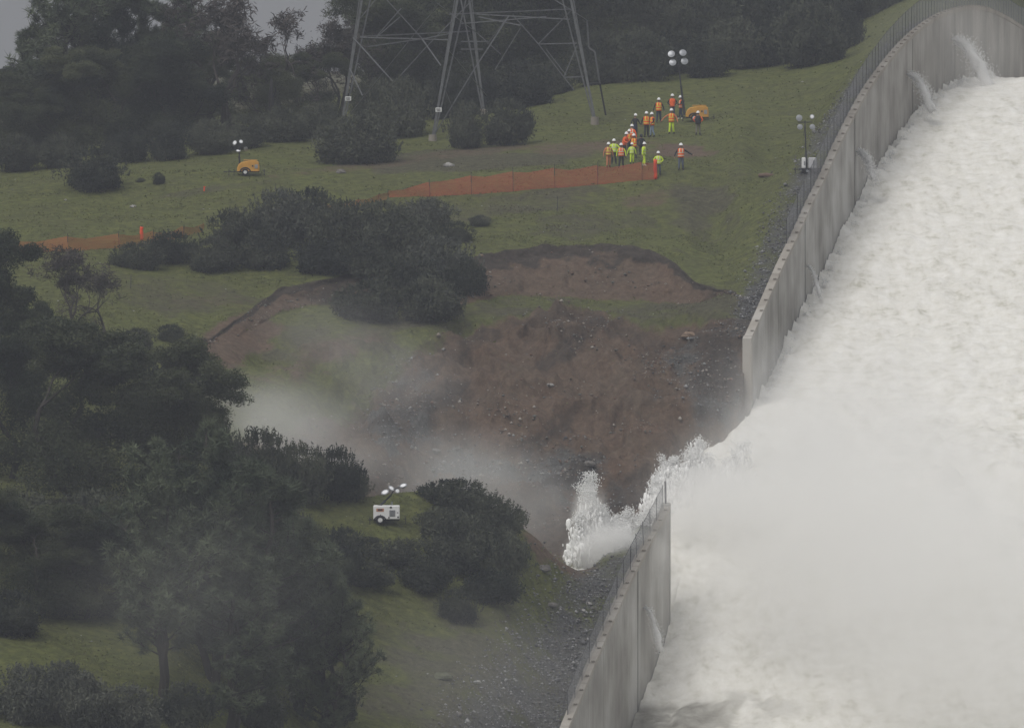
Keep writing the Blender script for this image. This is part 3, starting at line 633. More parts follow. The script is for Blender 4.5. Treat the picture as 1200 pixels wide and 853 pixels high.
# ---------------------------------------------------------------- plants
def tri_leaves(P, S, elong=1.0, up=0.0):
    n = len(P); a = rng.normal(0, 1, (n, 3)); a[:, 2] = a[:, 2] * (1) + up; a /= np.linalg.norm(a, axis=1, keepdims=True)
    c = np.cross(a, rng.normal(0, 1, (n, 3))); c /= np.linalg.norm(c, axis=1, keepdims=True) + 1e-9
    S = S[:, None]; V = np.stack([P - a * S * .5 * elong, P + c * S * .42 , P + a * S * .5 * elong - c * S * .15], 1)
    return V.reshape(-1, 3), np.arange(n * 3).reshape(-1, 3)
def lobes_points(lobes, n, shell=.55):
    vol = np.array([l[1][0] * l[1][1] * l[1][2] for l in lobes]) ** .67; k = rng.choice(len(lobes), n, p=vol / vol.sum())
    c = np.array([l[0] for l in lobes])[k]; r = np.array([l[1] for l in lobes])[k]
    u = rng.normal(0, 1, (n, 3)); u /= np.linalg.norm(u, axis=1, keepdims=True); q = rng.uniform(shell, 1.0, (n, 1)) * (1 + .23 * rng.normal(0, 1, (n, 1)))
    p = c + u * r * q; return p
def bush_mesh(name, seed, n=15000, m=M_bush, rx=1.0, leaf=.058):
    random.seed(seed); lobes = [((0, 0, .34), (.66, .66, .38))]
    for i in range(19):
        a = random.uniform(0, 6.28); q = random.uniform(.2, .72); h = random.uniform(.25, .72) * (1 - .45 * q); s = random.uniform(.14, .34)
        lobes.append(((q * math.cos(a), q * math.sin(a), h), (s, s, s * random.uniform(.7, 1.0))))
    P = lobes_points(lobes, n); P = P[P[:, 2] > -.03]
    # loose twigs poking out of the outline
    tw = []; 
    for i in range(170):
        a = random.uniform(0, 6.28); q = random.uniform(.1, .98); z0 = .75 * math.sqrt(max(0, 1 - q * q)) + .1; L_ = random.uniform(.06, .2)
        for t in np.linspace(0, 1, 9): tw.append((q * math.cos(a) * (1 + .1 * t), q * math.sin(a) * (1 + .1 * t), z0 + L_ * t))
    P = np.concatenate([P, np.array(tw) + rng.normal(0, .012, (len(tw), 3))])
    V, Fc = tri_leaves(P, rng.uniform(leaf * .6, leaf * 1.3, len(P)), 1.6, .35)
    return np_mesh(name, V, Fc, m)
def stems_mesh(seed, m=M_twig):
    random.seed(seed); mb = MB()
    for i in range(7):
        a = random.uniform(0, 6.28); q = random.uniform(.2, .6); mb.tube([(0.04 * math.cos(a), .04 * math.sin(a), -.1), (q * .4 * math.cos(a), q * .4 * math.sin(a), .25), (q * math.cos(a), q * math.sin(a), .62)], [.03, .022, .008], 5)
    return mb.mesh('stem', m)
BUSH = [bush_mesh('foliage', s) for s in (11, 12, 13, 14)]; BUSHS = [bush_mesh('foliage', s, m=M_sage) for s in (21, 22)]; STEM = [stems_mesh(s) for s in (1, 2, 3)]
nb = [0]
def bush(px, py, wpx, hpx, label, group, d=None, sage=False, cat='bush', up=1.0):
    p = hit(px, py) if d is None else drop_at(px, d); s = p.y / F; nb[0] += 1
    if d is None: dy = .55 * wpx / 2 * s; p.x *= 1 + dy / p.y; p.y += dy; z_ = gz_at(p.x, p.y); p.z = z_ if abs(z_ - p.z) < 1.6 else p.z
    k = nb[0]
    e = empty('bush', p - Vector((0, 0, .12)), label, cat, group, rz=rng.uniform(0, 6.28))
    rx = wpx / 2 * s / .93; e.scale = (rx, rx * .9, hpx * s / .88)
    link('foliage', (BUSHS if sage else BUSH)[k % (2 if sage else 4)], e); link('stem', STEM[k % 3], e)
    return e
class TreeB:
    def __init__(s, seed): s.r = random.Random(seed); s.mb = MB(); s.tips = []; s.segs = []
    def grow(s, p, d, ln, rad, depth, maxd, gn=.25, split=(2, 3), droop=0.0, shrink=.72, n=5, ang=.7, taper=.62, up=.08):
        pts = [p]; rs = [rad]; nseg = 4 if depth < maxd - 1 else 3
        for i in range(nseg):
            d = (d + Vector((s.r.gauss(0, gn), s.r.gauss(0, gn), s.r.gauss(0, gn) + up - droop))).normalized()
            p = p + d * ln / nseg; pts.append(p); rs.append(rad * (1 - (1 - taper) * (i + 1) / nseg))
        s.mb.tube(pts, rs, max(3, n - depth), cap=False)
        if depth >= maxd: s.tips.append((pts[-1], d)); s.tips.append((pts[len(pts) // 2], d)); return
        if depth >= maxd - 1: s.tips.append((pts[-2], d))
        for i in range(s.r.randint(*split)):
            ax = Vector((s.r.gauss(0, 1), s.r.gauss(0, 1), s.r.gauss(0, 1))); ax = (ax - d * ax.dot(d)).normalized()
            nd = (d * math.cos(ang * s.r.uniform(.5, 1.2)) + ax * math.sin(ang * s.r.uniform(.5, 1.2))).normalized()
            q = pts[-1] if i < 2 else pts[s.r.randint(2, len(pts) - 1)]
            s.grow(q, nd, ln * shrink * s.r.uniform(.75, 1.15), rs[-1] * .78, depth + 1, maxd, gn, split, droop, shrink, n, ang, taper, up)
def oak_variant(seed, bare=False, H=1.0):       # built one unit tall
    t = TreeB(seed); md = 6 if bare else 5
    for k in range(1 if t.r.random() < .5 else 2):
        t.grow(Vector((0, 0, -.02)), Vector((t.r.uniform(-.35, .35), t.r.uniform(-.3, .3), 1)).normalized(), .26, .017 if not bare else .020, 0, md, .22 if not bare else .27, (2, 3), 0, .76 if not bare else .74, 8 if bare else 6, .72, .66, .10)
    V = np.array(t.mb.v); tp0 = np.array([tuple(q[0]) for q in t.tips]); mn = V[:, 2].max(); cxy = tp0[:, :2].mean(0); rad = np.percentile(np.linalg.norm(tp0[:, :2] - cxy, axis=1), 92)
    def nrm(Q):
        Q = np.array(Q) / mn; k_ = (.36 if bare else .40) * mn / rad; f_ = np.clip(Q[:, 2:3] / .3, 0, 1); Q[:, :2] = (Q[:, :2] - f_ * cxy / mn) * (1 + (k_ - 1) * f_); return Q
    if bare:
        t.mb.v = [tuple(v) for v in nrm(V)]; wood = t.mb.mesh('trunk', M_twig)
        tp = nrm(tp0); P = np.repeat(tp, 4, 0); P = P + rng.normal(0, .018, P.shape)
        Vl, Fl = tri_leaves(P, rng.uniform(.008, .022, len(P)), 3.0); Vl2 = np_mesh('twigs', Vl, Fl, M_twig)
        return wood, Vl2
    t.mb.v = [tuple(v) for v in nrm(V)]; wood = t.mb.mesh('trunk', M_bark)
    tp = nrm(tp0); r_ = .062
    n = 60000; k = rng.integers(0, len(tp), n); u = rng.normal(0, 1, (n, 3)); u /= np.linalg.norm(u, axis=1, keepdims=True)
    P = tp[k] + u * (rng.uniform(0, 1, (n, 1)) ** .5) * r_ * np.array([1.15, 1.15, .75]); P = P[P[:, 2] > .10]
    lo = lobes_points([((t.r.uniform(-.22, .22), t.r.uniform(-.22, .22), t.r.uniform(.12, .62)), (.15, .15, .13)) for _ in range(16)], 24000, .3); P = np.concatenate([P, lo])
    Vl, Fl = tri_leaves(P, rng.uniform(.007, .016, len(P)), 1.5, .2)
    return wood, np_mesh('crown', Vl, Fl, M_oakleaf)
def pine_variant(seed, forks=2, low=.18, dens=24000, spread=.26):
    rr = random.Random(seed); mb = MB(); tips = []
    tops = []
    for f in range(forks):
        a = rr.uniform(0, 6.28); ln = rr.uniform(.02, .09) * f
        pts = [Vector((0, 0, -.02))]; 
        for i in range(1, 13):
            z = i / 12 * (1 if f == 0 else rr.uniform(.8, .95)); off = ln * min(1, z * 2.5) + .008 * math.sin(i + f)
            pts.append(Vector((off * math.cos(a) + .01 * rr.gauss(0, 1), off * math.sin(a) + .01 * rr.gauss(0, 1), z)))
        rs = [.020 * (1 - .86 * i / 12) * (1 if f == 0 else .75) for i in range(13)]
        mb.tube(pts, rs, 7, cap=False); tops.append(pts)
        for k in range(30):
            t = low + (1 - low) * (k + rr.random()) / 30; i = min(11, int(t * 12)); p = pts[i].lerp(pts[i + 1], t * 12 - i) if i < 12 else pts[-1]
            th = rr.uniform(0, 6.28); L_ = spread * rr.uniform(.35, 1.25) * (1.05 - t) ** .5 * (min(1, (t - low) * 3 + .55))
            q = [p]; d = Vector((math.cos(th), math.sin(th), rr.uniform(.1, .5)))
            for j in range(5):
                d = (d + Vector((rr.gauss(0, .12), rr.gauss(0, .12), .14))).normalized(); q.append(q[-1] + d * L_ / 5)
                if j >= 1:
                    for s_ in range(3):
                        e_ = (d + Vector((rr.gauss(0, .7), rr.gauss(0, .7), rr.gauss(.2, .4)))).normalized(); tp = q[-1] + e_ * L_ * .25
                        mb.tube([q[-1], tp], [.0022, .001], 3, cap=False); tips.append(tp)
            mb.tube(q, [.006 * (1 - t * .5) * (1 - .16 * j) for j in range(6)], 4, cap=False); tips.append(q[-1])
        tips.append(pts[-1]); tips.append(pts[-2])
    wood = mb.mesh('trunk', M_bark); tp = np.array([tuple(q) for q in tips]); n = dens; k = rng.integers(0, len(tp), n)
    u = rng.normal(0, 1, (n, 3)); u /= np.linalg.norm(u, axis=1, keepdims=True); r = rng.uniform(.2, 1, (n, 1)) * .030
    c = tp[k] + u * r; a = u + rng.normal(0, .3, (n, 3)) + np.array([0, 0, .25]); a /= np.linalg.norm(a, axis=1, keepdims=True)
    s = np.cross(a, rng.normal(0, 1, (n, 3))); s /= np.linalg.norm(s, axis=1, keepdims=True); h = rng.uniform(.010, .020, (n, 1))
    V = np.stack([c - a * h - s * .0022, c - a * h + s * .0022, c + a * h], 1).reshape(-1, 3)
    return wood, np_mesh('crown', V, np.arange(n * 3).reshape(-1, 3), M_pine)
OAK = [oak_variant(s) for s in (3, 8, 15)]; BARE = [oak_variant(s, True) for s in (5, 9)]
PINE = [pine_variant(4, 2), pine_variant(6, 1), pine_variant(10, 3, .12, 30000, .30)]
def tree(kind, px, py, hpx, label, cat, group, d=None, wide=1.0, var=0, rz=None, lean=0):
    p = hit(px, py) if d is None else drop_at(px, d); s = p.y / F; H = hpx * s
    wood, crown = {'oak': OAK, 'bare': BARE, 'pine': PINE}[kind][var]
    e = empty({'oak': 'oak_tree', 'bare': 'bare_oak', 'pine': 'pine_tree'}[kind], p - Vector((0, 0, .1)), label, cat, group, rz=rng.uniform(0, 6.28) if rz is None else rz)
    e.scale = (H * wide, H * wide, H); e.rotation_euler.y = lean
    link('trunk', wood, e); link('crown' if kind != 'bare' else 'twigs', crown, e); return e
# ---------------------------------------------------------------- transmission tower
DA, DB, DC_, DD_ = 733.0, 722.0, 740.0, 728.0
tow = empty('lattice_tower', hit(507, 158), 'tall grey steel lattice power line tower with small signs on two legs among dark bushes', 'pylon')
tb = tow.location.copy()
def bar(name, x1, y1, d1, x2, y2, d2, r=.055, m=M_steel, ang=True):
    a, c = W(x1, y1, d1) - tb, W(x2, y2, d2) - tb; d = (c - a); ln = d.length; q = d.to_track_quat('Z', 'X').to_matrix(); mid = (a + c) / 2
    mb = MB(); mb.box(mid + q @ Vector((0, 0, 0)), (2 * r, r * .5, ln), q); mb.box(mid + q @ Vector((-r * .75, r, 0)), (r * .5, 1.5 * r, ln - .02), q); return mb.build(name, m, tow)
LEG = {'A': ((400, 149, DA), (424, 0, DA), (448, -150, DA)), 'B': ((507, 160, DB), (536, 0, DB), (566, -150, DB)), 'C': ((567, 130, DC_), (550, 0, DC_), (532, -150, DC_)), 'D': ((697, 139, DD_), (669, 0, DD_), (642, -150, DD_))}
AP = (563, -330, 731)
for k, (p1, p2, p3) in LEG.items():
    bar('leg', *p1, *p2, r=.085); bar('upper_leg', *p2, *AP, r=.05)
    o = 9 if k in 'AB' else -9                  # second member of each leg
    bar('leg_stiffener', p1[0] + (2 if o > 0 else -2), p1[1], p1[2] + .6, p2[0] + o * 1.1, p2[1], p2[2] + .8, r=.05)
    bar('leg_stiffener', p1[0], p1[1], p1[2] + 1.2, p2[0] - o * .3, p2[1] - 2, p2[2] + 1.3, r=.035)
    b_ = W(*p1); g_ = gz_at(b_.x, b_.y); mb = MB(); mb.tube([b_ - tb + Vector((0, 0, -1.2)), b_ - tb + Vector((0, 0, .12))], [.34, .28], 10); mb.build('concrete_footing', M_cop, tow)
BR = [(401, 145, DA, 515, 4, DB), (422, 141, DC_, 498, 57, DC_), (498, 57, DC_, 560, -6, DC_), (414, 44, DA, 461, 96, DB + 4), (453, 0, DA, 495, 46, DA), (495, 46, DA, 517, 77, DB + 3),
 (410, 80, DA, 425, 112, DA - 3), (512, 4, DB, 559, 39, DC_), (559, 39, DC_, 587, 64, DC_), (510, 156, DB, 557, 79, DB + 2), (557, 79, DB + 2, 596, 19, DD_), (517, 93, DB, 529, 124, DB + 1), (523, 56, DB, 570, 112, DC_),
 (601, 18, DD_, 631, 52, DD_), (631, 52, DD_, 661, 91, DD_), (661, 91, DD_, 673, 106, DD_), (631, 52, DD_, 669, 13, DD_), (631, 52, DD_, 676, 51, DD_), (661, 90, DD_, 676, 54, DD_), (661, 91, DD_, 684, 90, DD_),
 (422, 43, DA, 551, 37, DC_), (526, 17, DB, 669, 11, DD_), (422, 44, DA, 526, 47, DB), (431, 55, DA + 3, 500, 45, DC_), (500, 45, DC_, 526, 40, DB), (541, 28, DC_, 640, 20, DD_), (559, 17, DC_, 668, 23, DD_),
 (561, 20, DC_, 610, 30, DD_ + 3), (540, 49, DC_, 572, 49, DC_), (540, 58, DC_, 566, 58, DC_), (596, 19, DD_, 571, 52, DC_), (610, 33, DC_, 580, 82, DC_), (469, 20, DA, 440, 45, DA), (440, 0, DA, 422, 22, DA),
 (536, 0, DB, 560, -30, DC_), (470, 10, DA, 442, 42, DA + 2), (640, 58, DD_ + 5, 663, 88, DD_ + 5), (424, 0, DA, 515, -20, DB), (550, 0, DC_, 620, -30, DD_), (669, 12, DD_, 601, -30, DC_), (663, 8, DD_, 688, 24, DD_ + 5)]
for q in BR: bar('brace', *q, r=.032 if abs(q[1] - q[4]) > 12 else .04)
for a, c in ((( 688, 24, DD_ + 5), (690, 56, DD_ + 5)), ((690, 56, DD_ + 5), (697, 61, DD_ + 5)), ((697, 61, DD_ + 5), (703, 99, DD_ + 5)), ((703, 99, DD_ + 5), (710, 136, DD_ + 5)), ((690, 98, DD_ + 2), (703, 98, DD_ + 5))): bar('brace', *a, *c, r=.06, m=M_dsteel if a[1] > 90 else M_steel)
for x, y, d in ((408, 116, DA - .5), (514, 129, DB - .5)):
    mb = MB(); p = W(x, y, d) - tb; mb.box(p, (.44, .04, .30), bev=.015); s_ = mb.build('warning_sign', M_white, tow)
    mb = MB(); mb.box(p + Vector((-.02, -.032, .05)), (.30, .02, .05)); mb.box(p + Vector((0, -.032, -.05)), (.24, .02, .04)); link('sign_print', mb.mesh('sign_print', M_dsteel), s_)

# ---------------------------------------------------------------- plants: what stands where
G1 = 'dark trees along the top of the meadow'; G2 = 'dark bushes below the tree line'; G3 = 'bushes on the middle of the slope'; G4 = 'bushes covering the near knoll'; G5 = 'brush on the upper right slope'; G6 = 'trees in the near left corner'; G7 = 'undergrowth in the near left corner'
T = tree
# far left grove: tall ones behind
for px, d, h, kd, v, wd, lb in [
 (92, 735, 290, 'pine', 0, 1.1, 'tall forked grey pine, its two bare trunks crossing the sky at far left'),
 (128, 745, 270, 'pine', 2, 1.1, 'tall dark pine next to the forked one at top left'),
 (48, 740, 150, 'pine', 1, 1.3, 'pine with one long branch reaching left over the sky'),
 (8, 735, 80, 'oak', 0, 1.2, 'low dark oak at the left edge of the meadow grove'),
 (30, 728, 105, 'oak', 1, 1.2, 'dark oak below the reaching pine branch'),
 (65, 728, 115, 'oak', 2, 1.2, 'dark oak under the forked pine'),
 (105, 728, 125, 'oak', 0, 1.2, 'dense dark oak right of the forked pine trunks'),
 (172, 742, 190, 'pine', 1, 1.2, 'dark pine with pointed top between the grove and the bare oaks'),
 (208, 745, 180, 'pine', 2, 1.2, 'broad dark pine just left of the bare-crowned oak'),
 (150, 728, 128, 'oak', 1, 1.2, 'round dark oak behind the big lone bush'),
 (195, 730, 128, 'oak', 2, 1.2, 'dark oak beneath the pointed pine'),
 (238, 735, 118, 'oak', 0, 1.2, 'dark oak at the foot of the bare-crowned oak'),
 (335, 735, 85, 'oak', 1, 1.15, 'grey green oak under the pale bare oak'),
 (300, 742, 95, 'oak', 2, 1.2, 'dark oak behind the charred trunk'),
 (372, 740, 88, 'oak', 0, 1.1, 'dark oak left of the tower, in front of the sky gap'),
 (436, 765, 205, 'pine', 0, .8, 'pine whose branch hangs over the sky gap beside the tower'),
 (478, 768, 260, 'pine', 2, 1.1, 'thick-trunked pine seen through the left side of the tower'),
 (455, 750, 150, 'oak', 2, 1.3, 'dark oak seen between the two left tower legs'),
 (505, 755, 160, 'oak', 1, 1.3, 'dark oak seen through the middle of the tower'),
 (550, 765, 190, 'oak', 0, 1.3, 'tall dark oak behind the central tower leg'),
 (600, 768, 175, 'oak', 2, 1.3, 'dark oak behind the right bay of the tower'),
 (645, 775, 190, 'oak', 1, 1.3, 'dark oak behind the right tower leg'),
 (690, 785, 150, 'oak', 0, 1.3, 'dark oak just right of the tower'),
 (735, 795, 150, 'oak', 2, 1.4, 'dark oak above the lamp mast on the skyline slope'),
 (455, 790, 190, 'oak', 1, 1.2, 'tall oak far behind the left tower leg'),
 (520, 800, 250, 'pine', 1, 1.3, 'tall pine far behind the tower'),
 (580, 805, 250, 'oak', 0, 1.4, 'tall dark oak filling the skyline behind the tower'),
 (650, 815, 250, 'oak', 2, 1.4, 'tall dark oak on the skyline right of the tower top'),
 (720, 820, 230, 'oak', 1, 1.4, 'dark skyline oak above the workers'),
 (790, 830, 200, 'oak', 0, 1.5, 'dark skyline oak above the yellow lamp trailer'),
 (860, 835, 180, 'oak', 2, 1.5, 'dark skyline oak at the top of the brushy slope'),
 (20, 760, 95, 'oak', 2, 1.3, 'dark oak at the back of the grove near the left edge'),
 (75, 765, 110, 'oak', 1, 1.4, 'dark oak filling the grove behind the forked pine'),
 (140, 768, 115, 'oak', 0, 1.4, 'dark oak filling the grove behind the round one'),
 (205, 770, 120, 'oak', 1, 1.4, 'dark oak at the back of the grove under the pointed pines')]:
    T(kd, px, 0, h, lb, 'tree', G1, d=d, wide=wd, var=v)
T('bare', 272, 0, 172, 'leafless oak with gnarled crown against the grey sky', 'tree', G1, d=732, wide=1.25, var=0, rz=.4)
T('bare', 252, 0, 168, 'second leafless oak with twisted top beside the pines', 'tree', G1, d=737, wide=1.0, var=1, rz=2.2)
T('bare', 352, 0, 142, 'pale leafless oak with fine branching left of the tower', 'tree', G1, d=738, wide=1.4, var=1, rz=.9)
T('bare', 392, 0, 128, 'leafless oak touching the left leg of the tower', 'tree', G1, d=742, wide=1.2, var=0, rz=2.9)
p = drop_at(318, 727); e = empty('charred_trunk', p, 'bare charred tree trunk standing like a black post by the grove', 'tree trunk')
mb = MB(); mb.tube([(0, 0, -.3), (.03, 0, 1.5), (-.03, .02, 3.0), (.0, 0, 4.2)], [.30, .24, .17, .07], 9); mb.build('bole', M_char, e, smooth=True)
mb = MB(); mb.tube([(0, 0, 2.6), (.25, .1, 3.1), (.3, .1, 3.6)], [.06, .04, .015], 5); mb.build('stub', M_char, e)
# bushes under the tree line
for px, py, w_, h_, lb in [(108, 227, 92, 46, 'big round grey bush standing alone on the left meadow'), (186, 217, 17, 14, 'small round bush right of the lone big bush'), (165, 214, 13, 6, 'tiny flat bush between the lone bush and the small round one'),
 (150, 191, 62, 36, 'dark bush at the meadow edge behind the lone bush'), (195, 189, 66, 42, 'dark bush with a green gap beside it at the meadow edge'), (245, 183, 60, 38, 'dark bush left of the fallen grey branch'), (285, 176, 60, 36, 'dark bush behind the left yellow lamp trailer'), (330, 168, 66, 38, 'low dark bush right of the charred trunk'), (375, 164, 60, 40, 'low dark bush left of the first tower leg'),
 (20, 203, 70, 40, 'dark bush at the foot of the grove, left edge'), (70, 198, 60, 36, 'dark bush at the foot of the forked pine'),
 (420, 194, 104, 54, 'round dark bush in front of the left tower leg'), (547, 175, 62, 50, 'left half of the double bush in front of the tower'), (595, 172, 66, 50, 'right half of the double bush in front of the tower'),
 (470, 163, 80, 62, 'dark bush between the two left tower legs'), (440, 150, 60, 50, 'dark bush behind the left tower leg'), (560, 135, 60, 44, 'dark bush beside the central tower leg'), (610, 128, 90, 52, 'wide dark bush under the right bay of the tower'), (650, 112, 60, 36, 'dark bush close to the right tower leg'), (520, 140, 60, 50, 'dark bush inside the tower base')]:
    bush(px, py, w_, h_, lb, G2)
# middle cluster
for i, (px, py, w_, h_, lb) in enumerate([(160, 318, 70, 40, 'leftmost low bush of the middle thicket near the net fence'), (200, 312, 76, 46, 'dark bush touching the end of the left net fence'), (250, 322, 80, 50, 'bush hanging over the bright grass strip'), (275, 300, 90, 62, 'dark bush between the net fence and the thicket top'), (330, 292, 100, 80, 'large dark bush left of the thicket top'), (365, 278, 80, 66, 'highest bush of the middle thicket'), (310, 318, 90, 54, 'low bush on the bright grass below the thicket'),
  (400, 300, 100, 74, 'dark bush in the middle of the thicket'), (445, 285, 90, 58, 'dark bush right of the thicket top'), (500, 272, 84, 44, 'bush at the upper right of the thicket below the net'), (535, 285, 50, 30, 'small bush at the right tip of the thicket'), (470, 312, 110, 68, 'wide bush in the lower thicket'), (380, 325, 90, 50, 'bush at the lower edge of the thicket above the small scarp'), (430, 335, 80, 50, 'bush just above the small red scarp'),
  (515, 345, 110, 78, 'dark bush on the lip of the upper scarp'), (545, 352, 60, 56, 'rightmost bush leaning over the red scarp'), (480, 368, 120, 74, 'bush growing below the scarp line'), (430, 380, 100, 58, 'lowest pale bush veiled by mist'), (505, 382, 100, 62, 'low bush on the bench left of the red soil'), (562, 266, 34, 17, 'tiny scrub right of the thicket')]):
    bush(px, py, w_ * .92, h_ * .74, lb, G3, sage=(i % 5 == 4))
for px, py, w_, h_, lb in [(200, 402, 40, 20, 'small bush at the left end of the misty scarp'), (160, 410, 50, 22, 'low dark scrub left of the misty scarp')]: bush(px, py, w_, h_, lb, G3)
# upper right brush
BR5 = [(700, 100, 70, 50), (745, 98, 80, 52), (795, 88, 90, 40), (830, 92, 60, 34), (860, 82, 80, 48), (905, 78, 80, 46), (950, 80, 90, 62), (985, 60, 60, 40), (720, 70, 90, 60), (775, 66, 90, 60), (830, 62, 90, 60), (885, 55, 90, 60), (935, 42, 90, 60), (985, 32, 80, 44), (1015, 22, 70, 40), (1045, 8, 60, 40), (740, 40, 90, 60), (800, 36, 90, 60), (860, 30, 90, 60), (915, 20, 90, 50), (970, 8, 80, 50), (1010, 0, 80, 40), (1080, -14, 70, 30)]
row5 = lambda py: 'lowest row' if py > 72 else ('middle row' if py > 45 else ('upper row' if py > 18 else 'topmost row'))
nth = ['first', 'second', 'third', 'fourth', 'fifth', 'sixth', 'seventh', 'eighth', 'ninth', 'tenth', 'eleventh', 'twelfth']
for px, py, w_, h_ in BR5:
    where = ['above the group of workers', 'over the lamp mast', 'right of the lamp mast', 'above the green spur', 'close to the wall fence'][min(4, int((px - 690) / 75))]
    i_ = sorted(q[0] for q in BR5 if row5(q[1]) == row5(py)).index(px)
    bush(px, py, w_ * 1.08, h_ * 1.1, f'grey brush {where}, {nth[i_]} from left in the {row5(py)}', G5)
# near knoll
for i, (px, py, w_, h_, lb) in enumerate([(522, 600, 70, 36, 'dark bush right behind the white lamp trailer'), (540, 612, 90, 48, 'dark bush on the knoll crest right of the trailer'), (575, 640, 80, 60, 'bush near the eroded edge of the knoll'), (522, 640, 80, 46, 'broad bush in the middle of the knoll'), (585, 690, 80, 76, 'bush at the right edge of the knoll thicket'), (540, 680, 100, 76, 'large dark bush at the heart of the knoll thicket'), (470, 672, 90, 38, 'bush below the white trailer'), (432, 694, 60, 40, 'bush at the lower left of the knoll thicket'), (500, 700, 70, 50, 'bush above the lone lower bush'), (537, 733, 58, 50, 'lone bush sticking out below the knoll thicket'), (575, 715, 70, 50, 'low bush above the gravel side of the knoll'), (430, 640, 34, 12, 'small bush in the grass below the trailer wheel'),
  (395, 592, 70, 60, 'bush left of the white trailer'), (412, 588, 50, 46, 'bush touching the trailer tongue'), (350, 592, 80, 64, 'bush on the misty edge of the knoll'), (305, 590, 80, 80, 'taller bush fading into the mist'), (270, 585, 70, 60, 'bush at the foot of the big left oak'), (405, 655, 60, 30, 'bush on the left shoulder of the knoll'), (395, 690, 70, 60, 'bush between the pine and the knoll thicket'), (600, 665, 40, 40, 'bush at the bare rim of the knoll')]):
    bush(px, py, w_ * 1.04, h_ * (.72 if px > 410 else .95), lb, G4, sage=(i in (16,)))
# near left corner
for px, py, h, kd, v, wd, lb, d in [
 (95, 590, 215, 'oak', 0, 1.25, 'big dark oak with a slanting trunk above the bare ground at left', None), (170, 588, 200, 'oak', 1, 1.2, 'big dark oak at the edge of the mist', None), (210, 592, 150, 'oak', 2, 1.1, 'lower oak with its crown edge against the mist', None), (12, 560, 175, 'oak', 2, 1.0, 'dark oak at the left edge above the bank', None), (-36, 500, 225, 'oak', 1, 1.0, 'tall dark tree at the left edge reaching the net fence', None), (12, 470, 115, 'oak', 0, 1.1, 'dark tree behind the leafless pair', None),
 (250, 800, 300, 'pine', 2, 1.15, 'big grey pine in front with a pale green top', None), (190, 815, 290, 'pine', 0, 1.1, 'grey pine with forked top in the near left', None), (315, 830, 275, 'pine', 1, 1.35, 'grey pine at the edge of the gravel slope', None), (350, 835, 230, 'pine', 2, 1.1, 'small pine with dark cones beside the grey pines', None), (270, 880, 260, 'pine', 0, 1.3, 'low pine at the bottom edge under the big grey pine', None), (385, 880, 220, 'pine', 2, 1.0, 'thin pine standing at the bottom over the gravel', None), (150, 720, 130, 'oak', 1, 1.3, 'dark oak left of the big grey pine', None), (50, 720, 130, 'oak', 0, 1.4, 'dark oak over the bright grass patch at left', None), (100, 725, 110, 'oak', 2, 1.4, 'dark oak between the left oaks and the grass patch', None), (5, 700, 130, 'oak', 1, 1.3, 'dark oak cut by the left edge low down', None), (230, 730, 150, 'oak', 0, 1.2, 'dark oak behind the trunk of the big grey pine', None), (300, 720, 130, 'oak', 1, 1.2, 'dark oak at the right of the big grey pine', None), (360, 720, 110, 'oak', 2, 1.2, 'dark oak on the left rim of the knoll', None)]:
    T(kd, px, py, h, lb, 'tree', G6, wide=wd, var=v)
T('bare', 88, 408, 122, 'leafless oak with reddish twigs on the left slope', 'tree', G6, wide=1.3, var=0, rz=1.0)
T('bare', 105, 412, 92, 'second leafless oak spreading right over the misty slope', 'tree', G6, wide=1.35, var=1, rz=4.0)
for i, (px, py, w_, h_, lb) in enumerate([(30, 640, 110, 50, 'dark scrub under the left oaks'), (110, 650, 110, 60, 'dark scrub below the slanting oak'), (180, 660, 100, 60, 'dark scrub behind the forked pine'), (60, 690, 110, 60, 'dark scrub in the shade at the left'), (10, 750, 80, 50, 'dark scrub at the left edge by the grass patch'), (30, 850, 100, 60, 'leafy shrub in the bottom left corner'), (95, 860, 90, 60, 'leafy shrub second from the bottom left corner'), (150, 865, 90, 50, 'leafy shrub below the bright grass patch'), (215, 862, 90, 50, 'leafy shrub under the forked pine'), (75, 815, 70, 34, 'leafy shrub on the dark bank at bottom left'), (140, 690, 90, 50, 'dark scrub above the bright grass patch'), (250, 660, 100, 60, 'dark scrub behind the big grey pine'), (330, 660, 90, 60, 'dark scrub between the pine and the knoll'), (300, 860, 100, 60, 'scrub at the bottom edge below the pines'), (370, 790, 60, 50, 'scrub at the pine edge above the gravel'), (395, 850, 60, 50, 'scrub at the bottom beside the stony slope'), (200, 470, 80, 50, 'scrub in front of the misty hollow'), (240, 545, 80, 60, 'scrub in the mist right of the oaks')]):
    bush(px, py, w_, h_, lb, G7, sage=(i in (5, 6, 7, 9)))
# fallen grey branch and a log
p = hit(258, 150); e = empty('fallen_branch', p, 'pale fallen branch lying along the foot of the grove', 'branch')
mb = MB(); s = p.y / F; mb.tube([(-34 * s, 0, .25), (-12 * s, .1, .5), (0, 0, .55), (12 * s, 0, .5)], [.05, .09, .10, .05], 6); mb.build('limb', M_twig, e, smooth=True)
mb = MB(); mb.tube([(-12 * s, .1, .5), (-22 * s, .1, .95), (-30 * s, 0, 1.05)], [.05, .035, .015], 5); mb.build('side_branch', M_twig, e)
p = hit(898, 208); e = empty('log', p, 'short weathered log on the green slope left of the grey lamp mast', 'log', rz=-.5)
mb = MB(); mb.tube([(-.55, 0, .12), (0, .03, .15), (.6, 0, .12)], [.13, .16, .11], 8); mb.build('bole', mat('log_wood', (.13, .085, .06), .9, bump=.5), e, smooth=True)
mb = MB(); mb.tube([(.3, 0, .2), (.45, .1, .42)], [.05, .02], 5); mb.build('stub', M_twig, e)
